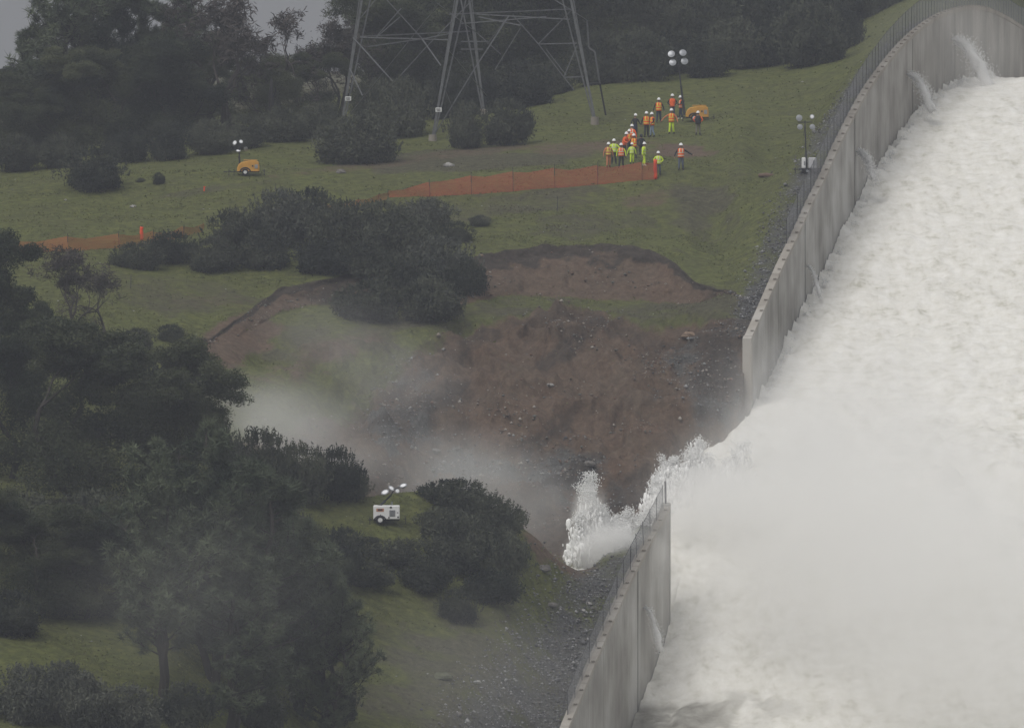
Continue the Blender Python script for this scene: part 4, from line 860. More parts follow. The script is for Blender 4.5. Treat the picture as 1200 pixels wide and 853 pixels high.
# ---------------------------------------------------------------- orange safety nets
def net_fence(pts, hpx, label, m, post_step, tilt=0.0):
    P = [hit(x, y) for x, y in pts]; e = empty('safety_net_fence', P[0], label, 'net fence', 'orange safety nets across the slope'); o = P[0].copy()
    seg = []
    for a, c, h0, h1 in zip(P[:-1], P[1:], hpx[:-1], hpx[1:]):
        n = max(2, int((c - a).length / .9))
        for i in range(n):
            t = i / n; q = a.lerp(c, t); q.z = gz_at(q.x, q.y); seg.append((q - o, (h0 * (1 - t) + h1 * t) * q.y / F))
    seg.append((P[-1] - o, hpx[-1] * P[-1].y / F))
    last = -99; bays = []; cur = []
    acc = 0; nxt = 0
    for i, (q, h) in enumerate(seg):
        cur.append((q, h))
        if i and acc >= nxt + post_step or i == len(seg) - 1:
            bays.append(cur); cur = [(q, h)]; nxt = acc
        if i < len(seg) - 1: acc += (seg[i + 1][0] - q).length
    pm = None
    for bay in bays:
        if len(bay) < 2: continue
        q, h = bay[0]; mb = MB(); lx = rng.normal(0, .04); mb.tube([(0, 0, -.2), (lx, 0, h * 1.25)], .022, 5); mb.build('fence_post', M_post, e, loc=q)
        a = bay[0][0]; V = []; fs = []
        L_ = 0; rel = []
        dirv = (bay[-1][0] - a); ang = math.atan2(dirv.y, dirv.x); rm = Matrix.Rotation(-ang, 3, 'Z')
        for j, (q, h) in enumerate(bay):
            r_ = rm @ (q - a); sag = .06 * math.sin(j * 1.7) ; 
            for kz in range(4):
                f_ = kz / 3; V.append((r_.x, r_.y + .10 * math.sin(j * 1.3 + kz) + .05 * math.sin(j * 2.9), r_.z + (h - sag - (.09 if 0 < j < len(bay) - 1 else 0)) * f_ + .02))
        for j in range(len(bay) - 1):
            for kz in range(3): b_ = j * 4 + kz; fs.append((b_, b_ + 4, b_ + 5, b_ + 1))
        me = bpy.data.meshes.new('net_panel'); me.from_pydata(V, [], fs); me.materials.append(m); me.polygons.foreach_set('use_smooth', [True] * len(fs)); ob = link('net_panel', me, e, a); ob.rotation_euler = (0, 0, ang)
    return e
net_fence([(455, 232), (520, 230), (585, 226), (650, 221), (700, 217), (770, 211)], [8, 20, 23, 23, 22, 20], 'long sagging orange plastic net below the group of workers', M_net, 2.6)
net_fence([(22, 297), (80, 295), (140, 291), (180, 286), (238, 272)], [14, 17, 16, 14, 10], 'faded orange net on the left meadow above the leafless trees', M_netl, 2.4)
net_fence([(380, 246), (420, 242), (455, 234)], [6, 8, 9], 'low slack end of orange net behind the middle thicket', M_netl, 2.0)
def net_roll(px, py, hpx, wpx, label):
    p = hit(px, py); s = p.y / F; e = empty('net_roll', p, label, 'net roll'); mb = MB(); n = 7
    mb.tube([(.02 * math.sin(i), 0, hpx * s * i / n) for i in range(n + 1)], [wpx * s / 2 * (1 + .12 * math.sin(i * 2.1)) for i in range(n + 1)], 10); mb.build('rolled_net', M_org, e, smooth=True)
    mb = MB(); mb.tube([(0, 0, -.1), (0, 0, hpx * s * 1.08)], .03, 6); mb.build('stake', M_post, e)
net_roll(768, 210, 23, 4.2, 'upright bright orange roll ending the net beside the lime-vested worker')
net_roll(166, 281, 15, 4.0, 'small bright orange roll standing in the faded left net')
def stake(px, py, hpx, label, m=M_post, r=.025, cat='stake'):
    p = hit(px, py); s = p.y / F; e = empty('stake', p, label, cat); mb = MB(); mb.tube([(0, 0, -.2), (.03, 0, hpx * s)], r, 6); mb.build('rod', m, e)
    mb = MB(); mb.box((.03, 0, hpx * s), (r * 3, r * 3, .05), bev=.01); mb.build('cap', m, e)
stake(653, 248, 17, 'thin dark stake on the mossy slope below the long orange net'); stake(153, 338, 14, 'thin dark stake on the grass below the left orange net')
stake(239, 224, 5, 'short orange and white survey stake on the left meadow', M_org, .05, 'survey stake')

# ---------------------------------------------------------------- lighting trailers
def wheel_parts(e, x, y, r, s_=1):
    c = Vector((x, y, r)); w_ = MB(); pts = []; n = 20
    vs = []; fs = []
    prof = [(r * .55, -.09), (r * .92, -.10), (r, -.07), (r, .07), (r * .92, .10), (r * .55, .09)]
    for k in range(n):
        th = 2 * math.pi * k / n
        for rr, yy in prof: vs.append((rr * math.cos(th), yy, rr * math.sin(th)))
    m_ = len(prof)
    for k in range(n):
        for j in range(m_):
            a = k * m_ + j; b_ = k * m_ + (j + 1) % m_; c_ = ((k + 1) % n) * m_ + (j + 1) % m_; d_ = ((k + 1) % n) * m_ + j; fs.append((a, b_, c_, d_))
    w_.add(vs, fs); t = w_.build('wheel', M_blk, e, smooth=True, loc=c)
    rm = MB(); rm.tube([(0, -.06, 0), (0, .06, 0)], r * .56, 14); rm.tube([(0, -.10, 0), (0, -.05, 0)], r * .2, 10); rm.build('rim', M_white, t)
def lamp_head(e, c, r, aim, lensm=M_lens):
    # bowl-shaped floodlight: housing, rim and glass
    q = Vector(aim).normalized().to_track_quat('Z', 'Y').to_matrix(); prof = [(0, -.62), (.42, -.55), (.78, -.28), (1.0, .02), (1.04, .10), (.98, .12)]
    mb = MB(); mb.tube([Vector((0, 0, z * r)) for _, z in prof], [max(.02, p_ * r) for p_, _ in prof], 16); mb.v = [tuple(q @ Vector(v)) for v in mb.v]; h = mb.build('floodlight', M_refl, e, smooth=True, loc=Vector(c))
    mb = MB(); mb.ball((0, 0, r * .08), (r * .80, r * .80, r * .10), 14, 6); mb.v = [tuple(q @ Vector(v)) for v in mb.v]; mb.build('lens', lensm, h, smooth=True)
    return h
def light_trailer(px, py, label, paint, s, mast, heads, side=1, rz=0.0, spec='round', L_=1.9, Hh=.95, wr=.27):
    p = hit(px, py); e = empty('lighting_trailer', p, label, 'light tower', 'mobile lighting trailers', rz=rz, s=s)
    gc = .34
    if spec == 'round':   # rounded cover with sloping ends and a raised lid
        prof = [(-L_ / 2, 0), (-L_ / 2, .28), (-L_ / 2 + .13, .62), (-L_ / 2 + .38, .82), (.1, .95), (L_ / 2 - .3, .97), (L_ / 2 - .06, .82), (L_ / 2, .3), (L_ / 2, 0)]
        vs = []; wdt = .55
        for yy, k in ((-wdt, .93), (-wdt * .86, 1), (wdt * .86, 1), (wdt, .93)):
            for x, z in prof: vs.append((x * k, yy, gc + z * Hh * (k if z > 0 else 1)))
        m_ = len(prof); fs = []
        for r_ in range(3):
            for j in range(m_): a = r_ * m_ + j; b_ = r_ * m_ + (j + 1) % m_; fs.append((a, b_, b_ + m_, a + m_))
        fs.append(tuple(range(m_))); fs.append(tuple(range(4 * m_ - 1, 3 * m_ - 1, -1))); mb = MB(); mb.add(vs, fs); body = mb.build('engine_cover', paint, e)
        mb = MB(); mb.box((.18, 0, gc + .985 * Hh), (L_ * .62, 1.02, .07), bev=.03); mb.build('lid', paint, body)
        mb = MB(); mb.box((L_ * .36, -.565, gc + .42 * Hh), (.26, .04, .34), bev=.015); mb.build('panel', M_refl, body)
        mb = MB(); mb.box((L_ * .20, -.565, gc + .48 * Hh), (.12, .04, .14), bev=.01); mb.build('latch', M_dsteel, body)
        mb = MB(); th = np.linspace(0, math.pi, 9); mb.tube([(-.25 + .44 * math.cos(t), -.58, .30 + .34 * math.sin(t)) for t in th], .055, 6); mb.box((-.25, -.50, .42), (.7, .08, .34), bev=.1); mb.build('fender', M_dsteel, e)
    else:
        mb = MB(); mb.box((0, 0, gc + Hh / 2), (L_, 1.1, Hh), bev=.05); body = mb.build('engine_cover', paint, e)
        mb = MB(); mb.box((L_ * .22, -.565, gc + Hh * .45), (.42, .03, .44)); 
        for k in range(6): mb.box((L_ * .22, -.59, gc + Hh * .45 - .18 + k * .07), (.38, .03, .03))
        mb.build('grille', M_refl, body)
        for x, z, w2, h2 in ((-.42, .28, .06, .1), (.18, .10, .10, .1), (.82, .46, .1, .05), (.84, .14, .12, .1), (.32, .84, .16, .12)):
            mb = MB(); mb.box((x, -.562, gc + z * Hh + .03), (w2, .035, h2), bev=.01); mb.build('latch', M_dsteel, body)
        mb = MB(); mb.box((-L_ * .24, -.559, gc + Hh * .68), (.55, .02, .22)); mb.build('decal', mat('faded_red_print', (.42, .20, .13), .6), body)
        mb = MB(); mb.box((-L_ * .24, -.575, gc + Hh * .70), (.34, .02, .10)); mb.build('decal', M_dsteel, body)
        mb = MB(); th = np.linspace(0, math.pi, 9); mb.tube([(-L_ * .24 + .40 * math.cos(t), -.57, .30 + .30 * math.sin(t)) for t in th], .05, 6); mb.build('fender', M_dsteel, e)
        for x in (.34, .42): mb = MB(); mb.tube([(x, .1, gc + Hh - .02), (x, .1, gc + Hh + .28)], .028, 6); mb.build('exhaust', M_refl, e)
    wx = -.25 if spec == 'round' else -L_ * .24
    for y in (-.60, .60): wheel_parts(e, wx, y, wr)
    mb = MB(); mb.box((0, 0, .29), (L_ * .98, .8, .10), bev=.02); mb.build('chassis', M_dsteel, e)
    mb = MB(); mb.tube([(-L_ / 2, .25, .30), (-L_ / 2 - .9, 0, .28)], .035, 5); mb.tube([(-L_ / 2, -.25, .30), (-L_ / 2 - .9, 0, .28)], .035, 5); mb.tube([(-L_ / 2 - .85, 0, .28), (-L_ / 2 - 1.15, 0, .30)], .05, 6); mb.build('tow_bar', M_dsteel, e)
    for x, y in ((-L_ / 2 - .7, 0), (L_ / 2 + .42, -.3), (-L_ / 2 - .25, -.7)):
        mb = MB(); mb.tube([(x, y, -.02), (x, y, .52)], .030, 6); mb.tube([(x, y, .0), (x, y, .03)], .09, 8); mb.tube([(x, y, .36), (x * .88, y, .36)], .025, 5); mb.build('jack', M_dsteel, e)
    # mast: sections get thinner
    a = Vector(mast[0]); c = Vector(mast[1]); n = len(mast[2]); mdir = (c - a)
    for k, r_ in enumerate(mast[2]):
        p0 = a + mdir * (k / n - (.03 if k else 0)); p1 = a + mdir * ((k + 1) / n); mb = MB(); mb.tube([p0, p1], r_, 6)
        mb.tube([p1 - mdir.normalized() * .05, p1], r_ * 1.35, 6); mb.build('mast_section', M_dsteel, e)
    ca = [Vector(h[0]) for h in heads]
    cen = sum(ca, Vector()) / len(ca); mb = MB()
    mb.tube([c, cen], .04, 5)
    for q in ca: mb.tube([cen + (q - cen) * .1, q + Vector((0, .1, 0))], .028, 5)
    mb.build('crossbar', M_dsteel, e)
    for q, r_, aim, lm in heads: lamp_head(e, q, r_, aim, lm)
    return e
M_shine = mat('polished_lamp_housing', (.80, .80, .82), .3, var=.05)
# left yellow one, mast half down
light_trailer(291, 205.5, 'yellow lighting trailer with folded silver lamps on the left meadow', M_yel, .80, ((-.72, 0, .5), (-.78, 0, 2.0), (.10, .08, .06)),
   [((-1.15, -.1, 2.75), .20, (-.5, -1, .3), M_shine), ((-.62, -.1, 2.85), .18, (.3, -1, .5), M_shine), ((-.22, -.1, 2.25), .19, (.4, -1, -.4), M_refl), ((-.85, -.1, 2.08), .20, (0, -.5, 1), M_shine)])
# right yellow one behind the workers, mast fully up
light_trailer(817, 142, 'yellow lighting trailer with four round lamps on a tall mast behind the workers', M_yel, .86, ((-1.05, 0, .5), (-1.62, .1, 5.25), (.11, .085, .06, .045)),
   [((-2.13, -.1, 5.52), .29, (-.1, -1, .45), M_refl), ((-1.18, -.1, 5.62), .29, (.1, -1, .5), M_refl), ((-2.02, -.1, 4.82), .29, (-.1, -1, .4), M_refl), ((-1.05, -.1, 4.92), .29, (.1, -1, .4), M_refl)])
# white one on the knoll, mast folding to the right
light_trailer(453, 613.5, 'white lighting trailer on the knoll with its mast lowered to the right', M_white, .80, ((-.92, -.1, .9), (.30, -.1, 2.05), (.13, .10, .07)),
   [((-.10, -.3, 2.30), .30, (-.35, -.6, .9), M_shine), ((.36, -.3, 2.58), .26, (.6, -.6, .9), M_shine), ((.80, -.3, 2.40), .18, (.2, -1, .4), M_shine), ((1.22, -.3, 2.78), .28, (-.3, -.5, 1), M_shine)], spec='box', L_=1.92, Hh=1.0, wr=.31)
# grey one on the gravel beside the wall: low twin boxes and a T-shaped lamp bar
def gravel_tower(px, py):
    p = hit(px, py); s = p.y / F; e = empty('lighting_trailer', p, 'grey lighting trailer with pale twin boxes and T-shaped mast on gravel beside the wall', 'light tower', 'mobile lighting trailers', s=s)
    U = lambda x, z, y=0: Vector((x, y, z))       # local unit: one photograph step at this distance
    mb = MB(); mb.box(U(0, 5), (20, 14, 2.2), bev=.4); mb.build('chassis', M_dsteel, e)
    for x, w2 in ((-4.2, 4.6), (6.2, 9.5)):
        mb = MB(); mb.box(U(x, 12.4), (w2, 9, 12.6), bev=.7); c_ = mb.build('cabinet', M_white if x < 0 else mat('pale_grey_paint', (.5, .5, .52), .5), e)
        mb = MB(); mb.box(U(x + w2 * .2, 12, -4.6), (w2 * .35, .3, 5), bev=.1); mb.build('door', M_refl, c_)
    for x in (-14, 16):
        mb = MB(); mb.tube([U(-1 if x < 0 else 1, 4.5), U(x, 4.8)], .45, 5); mb.tube([U(x, 0), U(x, 7)], .5, 6); mb.tube([U(x, 0), U(x, .5)], 1.2, 8); mb.build('outrigger', M_dsteel, e)
    for y in (-6, 6):
        mb = MB(); mb.tube([U(0, 3, y - .9), U(0, 3, y + .9)], 3.2, 16); w_ = mb.build('wheel', M_blk, e); mb = MB(); mb.tube([U(0, 3, y - 1.0), U(0, 3, y - .8)], 1.6, 12); mb.build('rim', M_refl, w_)
    for k, (z0, z1, r_) in enumerate(((5, 26, .95), (25, 46, .75), (45, 62, .6))):
        mb = MB(); mb.tube([U(-.8 - z0 * .03, z0, 1), U(-.8 - z1 * .03, z1, 1)], r_, 6); mb.build('mast_section', M_dsteel, e)
    mb = MB(); mb.tube([U(-11, 60), U(6, 60)], .55, 6); mb.tube([U(-2.6, 61), U(-4, 44)], .4, 5); mb.build('crossbar', M_dsteel, e)
    for x, z, r_, m_ in ((-9.5, 65, 3.7, M_refl), (5.6, 66.5, 2.7, M_shine), (-8.5, 54.5, 3.2, M_refl), (6, 54.5, 3.2, M_refl)): lamp_head(e, U(x, z, -1.2), r_, (0, -1, .1), m_)
gravel_tower(946, 203.5)

# ---------------------------------------------------------------- people
def skin_body(V, E, Rr, name):
    me = bpy.data.meshes.new(name); me.from_pydata([tuple(v) for v in V], E, []); o = bpy.data.objects.new(name, me); C.objects.link(o)
    sk = o.modifiers.new('s', 'SKIN'); sk.branch_smoothing = .6
    for i, r_ in enumerate(Rr): me.skin_vertices[0].data[i].radius = r_ if hasattr(r_, '__len__') else (r_, r_); me.skin_vertices[0].data[i].use_root = (i == 0)
    o.modifiers.new('b', 'SUBSURF').levels = 1
    dg = bpy.context.evaluated_depsgraph_get(); ev = o.evaluated_get(dg); out = bpy.data.meshes.new_from_object(ev); bpy.data.objects.remove(o); bpy.data.meshes.remove(me); return out
def person(px, py, hpx, label, face, legm, topm, vest=None, tape=M_tape, armL=(-.06, .0, 0), armR=(.06, .0, 0), step=.10, lean=0.0, crouch=0.0, boot=M_boot, sleeve=None, handm=M_skin, look=0.0, hood=False):
    """face: heading in degrees, 0 looks at the camera. armL/armR: (elbow out, hand forward, hand up) offsets."""
    p = hit(px, py); k = hpx * p.y / F / 1.86; e = empty('person', p, label, 'person', 'workers in hard hats', rz=R(face), s=k)
    hp = .92 - crouch * .35; sh = hp + .50 - crouch * .05; ly = -lean
    pel = Vector((0, 0, hp)); wa = Vector((0, ly * .35 - .0, hp + .18)); ch = Vector((0, ly * .8, hp + .38)); nk = Vector((0, ly * 1.15, sh + .08)); hd = Vector((0, ly * 1.35 - .03, sh + .20)); ht = Vector((0, ly * 1.4 - .02, sh + .30))
    V = [pel, wa, ch, nk, hd, ht]; E = [(0, 1), (1, 2), (2, 3), (3, 4), (4, 5)]; Rr = [(.17, .13), (.155, .12), (.185, .13), (.06, .06), (.085, .095), (.075, .085)]; reg = ['l', 't', 't', 'h', 'h', 'h']
    hands = []
    for sx_, ar in ((-1, armL), (1, armR)):
        h0 = len(V); shd = Vector((sx_ * .19, ly * .95, sh - .02)); el = shd + Vector((sx_ * (.07 + abs(ar[0])), -ar[1] * .25 + .03, -.27 + max(0, ar[2]) * .15)); 
        wr = el + Vector((sx_ * (ar[0] if sx_ > 0 else abs(ar[0])) * .6, -ar[1], -.25 + ar[2])).normalized() * .25
        if len(ar) == 4: el = shd + Vector((sx_ * .17, .03, -.25)); wr = Vector((sx_ * .19, -.07, hp + .07))
        hn = wr + (wr - el).normalized() * .08
        V += [shd, el, wr, hn]; E += [(2, h0), (h0, h0 + 1), (h0 + 1, h0 + 2), (h0 + 2, h0 + 3)]; Rr += [(.075, .07), (.055, .055), (.04, .04), (.042, .025)]; reg += ['s', 's', 's', 'n']; hands.append((hn, (wr - el).normalized(), sx_))
    for sx_ in (-1, 1):
        h0 = len(V); st = step * sx_; kn = Vector((sx_ * .11, -.04 - crouch * .28 + st * .4, hp * .52)); an = Vector((sx_ * (.12 + step * .2), .02 + st, .09)); to = an + Vector((sx_ * .02, -.17, -.05))
        V += [Vector((sx_ * .09, 0, hp - .06)), kn, an, to]; E += [(0, h0), (h0, h0 + 1), (h0 + 1, h0 + 2), (h0 + 2, h0 + 3)]; Rr += [(.105, .11), (.078, .08), (.062, .062), (.05, .04)]; reg += ['l', 'l', 'b', 'b']
    me = skin_body(V, E, Rr, 'body'); mats = [topm, legm, M_skin, boot, handm, sleeve or topm, M_blk]
    for m_ in mats: me.materials.append(m_)
    nv = len(me.vertices); npl = len(me.polygons); co = np.empty(nv * 3); me.vertices.foreach_get('co', co); cen = np.empty(npl * 3); me.polygons.foreach_get('center', cen); cen = cen.reshape(-1, 3)
    VV = np.array([tuple(v) for v in V]); best = np.full(npl, 1e9); mi = np.zeros(npl, int); idx = {'t': 0, 'l': 1, 'h': 2, 'b': 3, 'n': 4, 's': 5}
    for a, c in E:
        A, B_ = VV[a], VV[c]; ab = B_ - A; t = np.clip(((cen - A) @ ab) / (ab @ ab), 0, 1); dist = np.linalg.norm(cen - A - t[:, None] * ab, axis=1); rr_ = np.where(t < .5, idx[reg[a]], idx[reg[c]])
        if (a, c) == (2, 3): rr_ = np.where(t < .75, 0, 2)
        if reg[c] == 's' and reg[a] == 't': rr_ = np.where(t < .8, 0, 5)
        if reg[a] == 'l' and reg[c] == 'b': rr_ = np.where(t < .78, 1, 3)
        if reg[a] == 's' and reg[c] == 'n': rr_ = np.where(t < .2, 5, 4)
        m_ = dist < best; best[m_] = dist[m_]; mi[m_] = rr_[m_]
    # fingers, nose, eyes and ears join the body surface
    fb = MB(); fm = []
    for hn, dr, sx_ in hands:
        sd = dr.cross(Vector((1, 0, 0))); sd = sd.normalized() if sd.length > .1 else Vector((0, 1, 0))
        for f_ in range(4):
            o_ = hn + sd * ((f_ - 1.5) * .019) + dr * .015; ln = (.062, .075, .070, .055)[f_]; bend = Vector((-sx_ * .02, 0, 0)); fb.tube([o_, o_ + dr * ln * .55, o_ + dr * ln * .9 + bend], [.0105, .0095, .007], 5, m=4)
        o_ = hn - dr * .02 + sd * -.03; fb.tube([o_, o_ - sd * .03 + dr * .02, o_ - sd * .035 + dr * .055], [.012, .011, .008], 5, m=4)
    fy = hd.y - .095
    fb.tube([(0, fy + .015, hd.z + .025), (0, fy - .018, hd.z - .012), (0, fy + .012, hd.z - .02)], [.010, .016, .010], 6, m=2)
    for sx_ in (-1, 1):
        fb.ball((sx_ * .032, fy + .012, hd.z + .028), (.013, .008, .009), 6, 4, m=6); fb.ball((sx_ * .088, hd.y + .01, hd.z + .0), (.012, .022, .033), 6, 5, m=2)
    fb.ball((0, fy + .012, hd.z - .048), (.024, .008, .006), 6, 4, m=6)
    n0 = len(me.vertices); vs = co.reshape(-1, 3).tolist() + [list(v) for v in fb.v]; polys = [tuple(q.vertices) for q in me.polygons] + [tuple(i + n0 for i in f_) for f_ in fb.f]
    me2 = bpy.data.meshes.new('body'); me2.from_pydata(vs, [], polys)
    for m_ in mats: me2.materials.append(m_)
    me2.polygons.foreach_set('material_index', list(mi) + fb.m); me2.polygons.foreach_set('use_smooth', [True] * len(polys)); me2.update(); bpy.data.meshes.remove(me)
    link('body', me2, e)
    if not hood:
        hb = MB(); n = 14; prof = [(.148, -.012), (.150, .0), (.122, .010), (.120, .05), (.100, .10), (.06, .135), (.01, .146)]
        c0 = Vector((0, hd.y - .01, hd.z + .055)); hb.tube([c0 + Vector((0, 0, z)) for _, z in prof], [r_ for r_, _ in prof], n)
        hb.tube([c0 + Vector((0, -.10, .0)), c0 + Vector((0, -.19, -.018))], [.09, .05], 8)
        for v_i in range(len(hb.v)): 
            v = Vector(hb.v[v_i]); 
            if v_i >= n * len(prof): v.z = c0.z + (v.z - c0.z) * .18 - .006
            hb.v[v_i] = tuple(v)
        hb.tube([c0 + Vector((0, -.09, .11)), c0 + Vector((0, 0, .150)), c0 + Vector((0, .09, .11))], .016, 5); hb.build('hard_hat', M_hat, e, smooth=True)
    else:
        hb = MB(); hb.ball((0, hd.y + .02, hd.z + .02), (.135, .14, .16), 12, 8); hb.build('hood', topm, e, smooth=True)
    mb = MB(); mb.ball((0, hd.y + .025, hd.z + .0), (.088, .085, .07), 10, 6); mb.build('hair', M_hair, e, smooth=True)
    if vest is not None:
        rows = [(hp - .06, .200, .160, 0), (hp + .03, .195, .152, 0), (hp + .045, .197, .154, 1), (hp + .10, .195, .152, 1), (hp + .115, .194, .150, 0), (hp + .22, .198, .150, 0), (hp + .235, .202, .152, 1), (hp + .29, .206, .155, 1), (hp + .305, .208, .155, 0), (hp + .42, .215, .150, 0), (sh - .0, .190, .125, 0), (sh + .035, .10, .085, 0)]
        n = 20; vs = []; fs = []; ms = []
        for z, rx, ry, _ in rows:
            f_ = (z - hp) / max(.1, (sh - hp)); cy = ly * (.35 * f_ / .36 if f_ < .36 else .35 + (f_ - .36) * 1.2)
            for j in range(n): th = 2 * math.pi * j / n; vs.append((rx * math.cos(th), cy + ry * math.sin(th), z))
        for i in range(len(rows) - 1):
            for j in range(n):
                j2 = (j + 1) % n; fs.append((i * n + j, i * n + j2, (i + 1) * n + j2, (i + 1) * n + j))
                th = (j + .5) / n * 2 * math.pi; strap = abs(abs(math.cos(th)) - .52) < .14 and i >= 7
                ms.append(1 if (rows[i][3] and rows[i + 1][3]) or strap else 0)
        me = bpy.data.meshes.new('vest'); me.from_pydata(vs, [], fs); me.materials.append(vest); me.materials.append(tape); me.polygons.foreach_set('material_index', ms); me.polygons.foreach_set('use_smooth', [True] * len(fs))
        o = link('safety_vest' if vest is not topm else 'jacket', me, e); sdm = o.modifiers.new('s', 'SOLIDIFY'); sdm.thickness = .012; sdm.offset = 1
    return e
J = M_jean; Dk = M_dark
person(713, 197, 31, 'worker in faded orange vest leftmost behind the orange net', 20, M_pale, M_pale, M_pale, M_ytape, sleeve=M_pale)
person(719.5, 193, 31, 'worker in lime jacket and dark trousers, second from the left', 0, Dk, M_lime, M_lime, M_tape, armL=(.16, .2, .12), armR=(.14, .2, .12))
person(728, 197, 30, 'worker in red-orange vest with lime sleeves beside the lime jacket', -10, Dk, M_lime, M_ofab, M_tape, sleeve=M_lime)
person(731.5, 185, 31, 'worker in plain bright orange jacket leaning to the right', 60, Dk, M_ofab, M_ofab, M_ofab, armL=(.05, .45, .1), armR=(.05, .45, .1), lean=.10)
person(737, 181, 30, 'short worker in orange jacket half hidden behind the bright orange one', 40, Dk, M_ofab, M_ofab, M_ytape, armR=(.1, .3, .1))
person(740, 175, 30, 'worker seen from behind in orange vest over dark trousers, left of the dark-coated one', 165, Dk, M_ofab, M_ofab, M_tape, lean=.08)
person(743, 186, 30, 'worker with yellow-striped orange vest among the crowded group', -20, Dk, M_dark, M_ofab, M_ytape, armL=(.12, .25, .1))
person(744.5, 161.5, 29, 'worker in dark jacket and navy trousers, no vest, at the left rear', 30, M_navy, Dk, None, armR=(.08, .2, .05))
person(740.5, 192.5, 26, 'shorter worker in full lime suit facing the net', 10, M_lime, M_lime, M_lime, M_tape, sleeve=M_lime)
person(754.5, 195, 29, 'taller worker in full lime suit turned sideways', 80, M_lime, M_lime, M_lime, M_tape, sleeve=M_lime, boot=M_tape)
person(751.5, 182, 27, 'dark-coated hooded figure without hard hat behind the lime suits', 200, Dk, Dk, None, hood=True, crouch=.2)
person(757.5, 161, 31, 'worker in orange vest and black trousers next to the one in blue jeans', 10, Dk, Dk, M_ofab, M_ytape, armR=(.02, .1, 0))
person(764.5, 161, 30, 'worker in orange vest and pale blue jeans', -70, J, Dk, M_ofab, M_ytape, armR=(.05, .2, .1))
person(772, 144, 30, 'worker in orange vest with yellow stripes standing alone, dark trousers', 0, M_navy, Dk, M_ofab, M_ytape, armL=(.08, 0, 0), armR=(.08, 0, 0))
person(788, 139, 29.5, 'worker in bright orange vest with hands on hips left of the mast', 0, M_grey, Dk, M_ofab, M_ofab, armL=(.2, .1, .06, 1), armR=(.2, .1, .06, 1))
person(798, 140, 28.5, 'worker in side view wearing an orange vest at the foot of the lamp mast', -80, M_navy, Dk, M_ofab, M_tape, armR=(.05, .35, .2), boot=M_tape)
person(787, 157.5, 31, 'worker in lime trousers and yellow-orange top holding his arm out to the left', -10, M_lime, M_pale, M_ofab, M_ytape, armL=(.30, .1, .02), armR=(.12, .1, .0), sleeve=M_pale, step=.12)
person(818, 159, 29.5, 'worker seen from behind in dark jacket with orange edges in front of the yellow trailer', 180, M_khaki, Dk, M_dark, M_dark, armL=(.2, .1, .03, 1), armR=(.2, .1, .03, 1), sleeve=M_ofab)
person(771.5, 206, 29.5, 'worker in lime vest with hands on hips behind the orange roll', 0, M_grey, Dk, M_lime, M_tape, armL=(.2, .1, .08, 1), armR=(.2, .1, .08, 1), sleeve=M_lime)
person(798, 200, 33, 'worker in red-orange vest and blue-grey trousers standing alone at the right', 0, M_grey, Dk, M_ofab, M_tape, armL=(.10, .1, .05), armR=(.28, .05, .16))

# ---------------------------------------------------------------- stones, rubble, grass
M_moss = mat('mossy_rock', (.085, .09, .055), .95, var=.35, scale=4, bump=.6)
def stone_mesh(seed, m, n=2):
    r_ = random.Random(seed); mb = MB(); mb.ball((0, 0, .3), (.6, .45, .36), 8, 5)
    mb.v = [tuple(Vector(v) * (1 + r_.uniform(-.16, .16))) for v in mb.v]; return mb.mesh('boulder', m)
for px, py, wpx, lb, m in [(400, 203, 13, 'grey boulder beside the bush in front of the tower', M_rock), (526, 195, 13, 'flat pale rock on the grass below the double bush', M_rockl), (156, 243, 9, 'flat pale stone on the left meadow', M_rockl), (77, 235, 5, 'tiny pale stone below the big lone bush', M_rockl), (563, 301, 9, 'orange-brown boulder on the lip of the red scarp', mat('ochre_rock', (.20, .145, .105), .9, bump=.5)), (810, 590, 1, '', None),
   (808, 395, 22, 'pale brown outcrop on the dark slope left of the wall end', mat('ochre_rock', (.3, .17, .1))), (637, 668, 20, 'flat grey slab on the rim of the knoll', M_rock), (690, 708, 10, 'pale slab above the gravel slope', M_rockl), (683, 716, 9, 'smaller pale slab below the other one', M_rockl), (520, 795, 24, 'mossy outcrop on the stony slope', M_moss), (646, 710, 14, 'dark outcrop under the rim of the knoll', M_rock), (560, 800, 10, 'small grey stone by the mossy outcrop', M_rockl), (604, 195, 0, '', None), (18, 600, 8, 'pale stone on the dark bank at left', M_rockl), (645, 452, 9, 'pale stone in the middle of the bare face', M_rockl), (520, 410, 7, 'pale stone at the top left of the bare face', M_rockl), (690, 545, 16, 'rock block low on the bare face above the spray', M_rock), (510, 530, 14, 'grey rock in the mist at the foot of the bare face', M_rock)]:
    if m is None: continue
    p = hit(px, py); s = p.y / F * wpx / 1.2; o = link('rock', stone_mesh(px, m), None, p - Vector((0, 0, s * .12))); o.scale = (s, s, s * .75); o.rotation_euler = (0, 0, rng.uniform(0, 6.28) if wpx < 12 else 0); tag(o, lb, 'rock', 'rocks lying on the slope')
gx, gy, gzz = gv[:, 0], gv[:, 1], gv[:, 2]; pxr = PX.ravel(); pyr = (HZ - (gzz - CZ) * F / np.maximum(gy, 1)); vis = (pxr > -40) & (pxr < 1240) & (pyr > -30) & (pyr < 900) & (gy > 500) & (gy < 800)
sidr = side.ravel()
def scatter(wt, n):
    wt = np.clip(wt, 0, None) * vis * ((sidr > .6) | (sidr < -60)) ; wt = wt * np.maximum(.02, 1); wt = wt / wt.sum(); k = rng.choice(len(wt), n, p=wt)
    return gv[k] + rng.normal(0, 1, (n, 3)) * np.array([.12, .35, 0]) , k
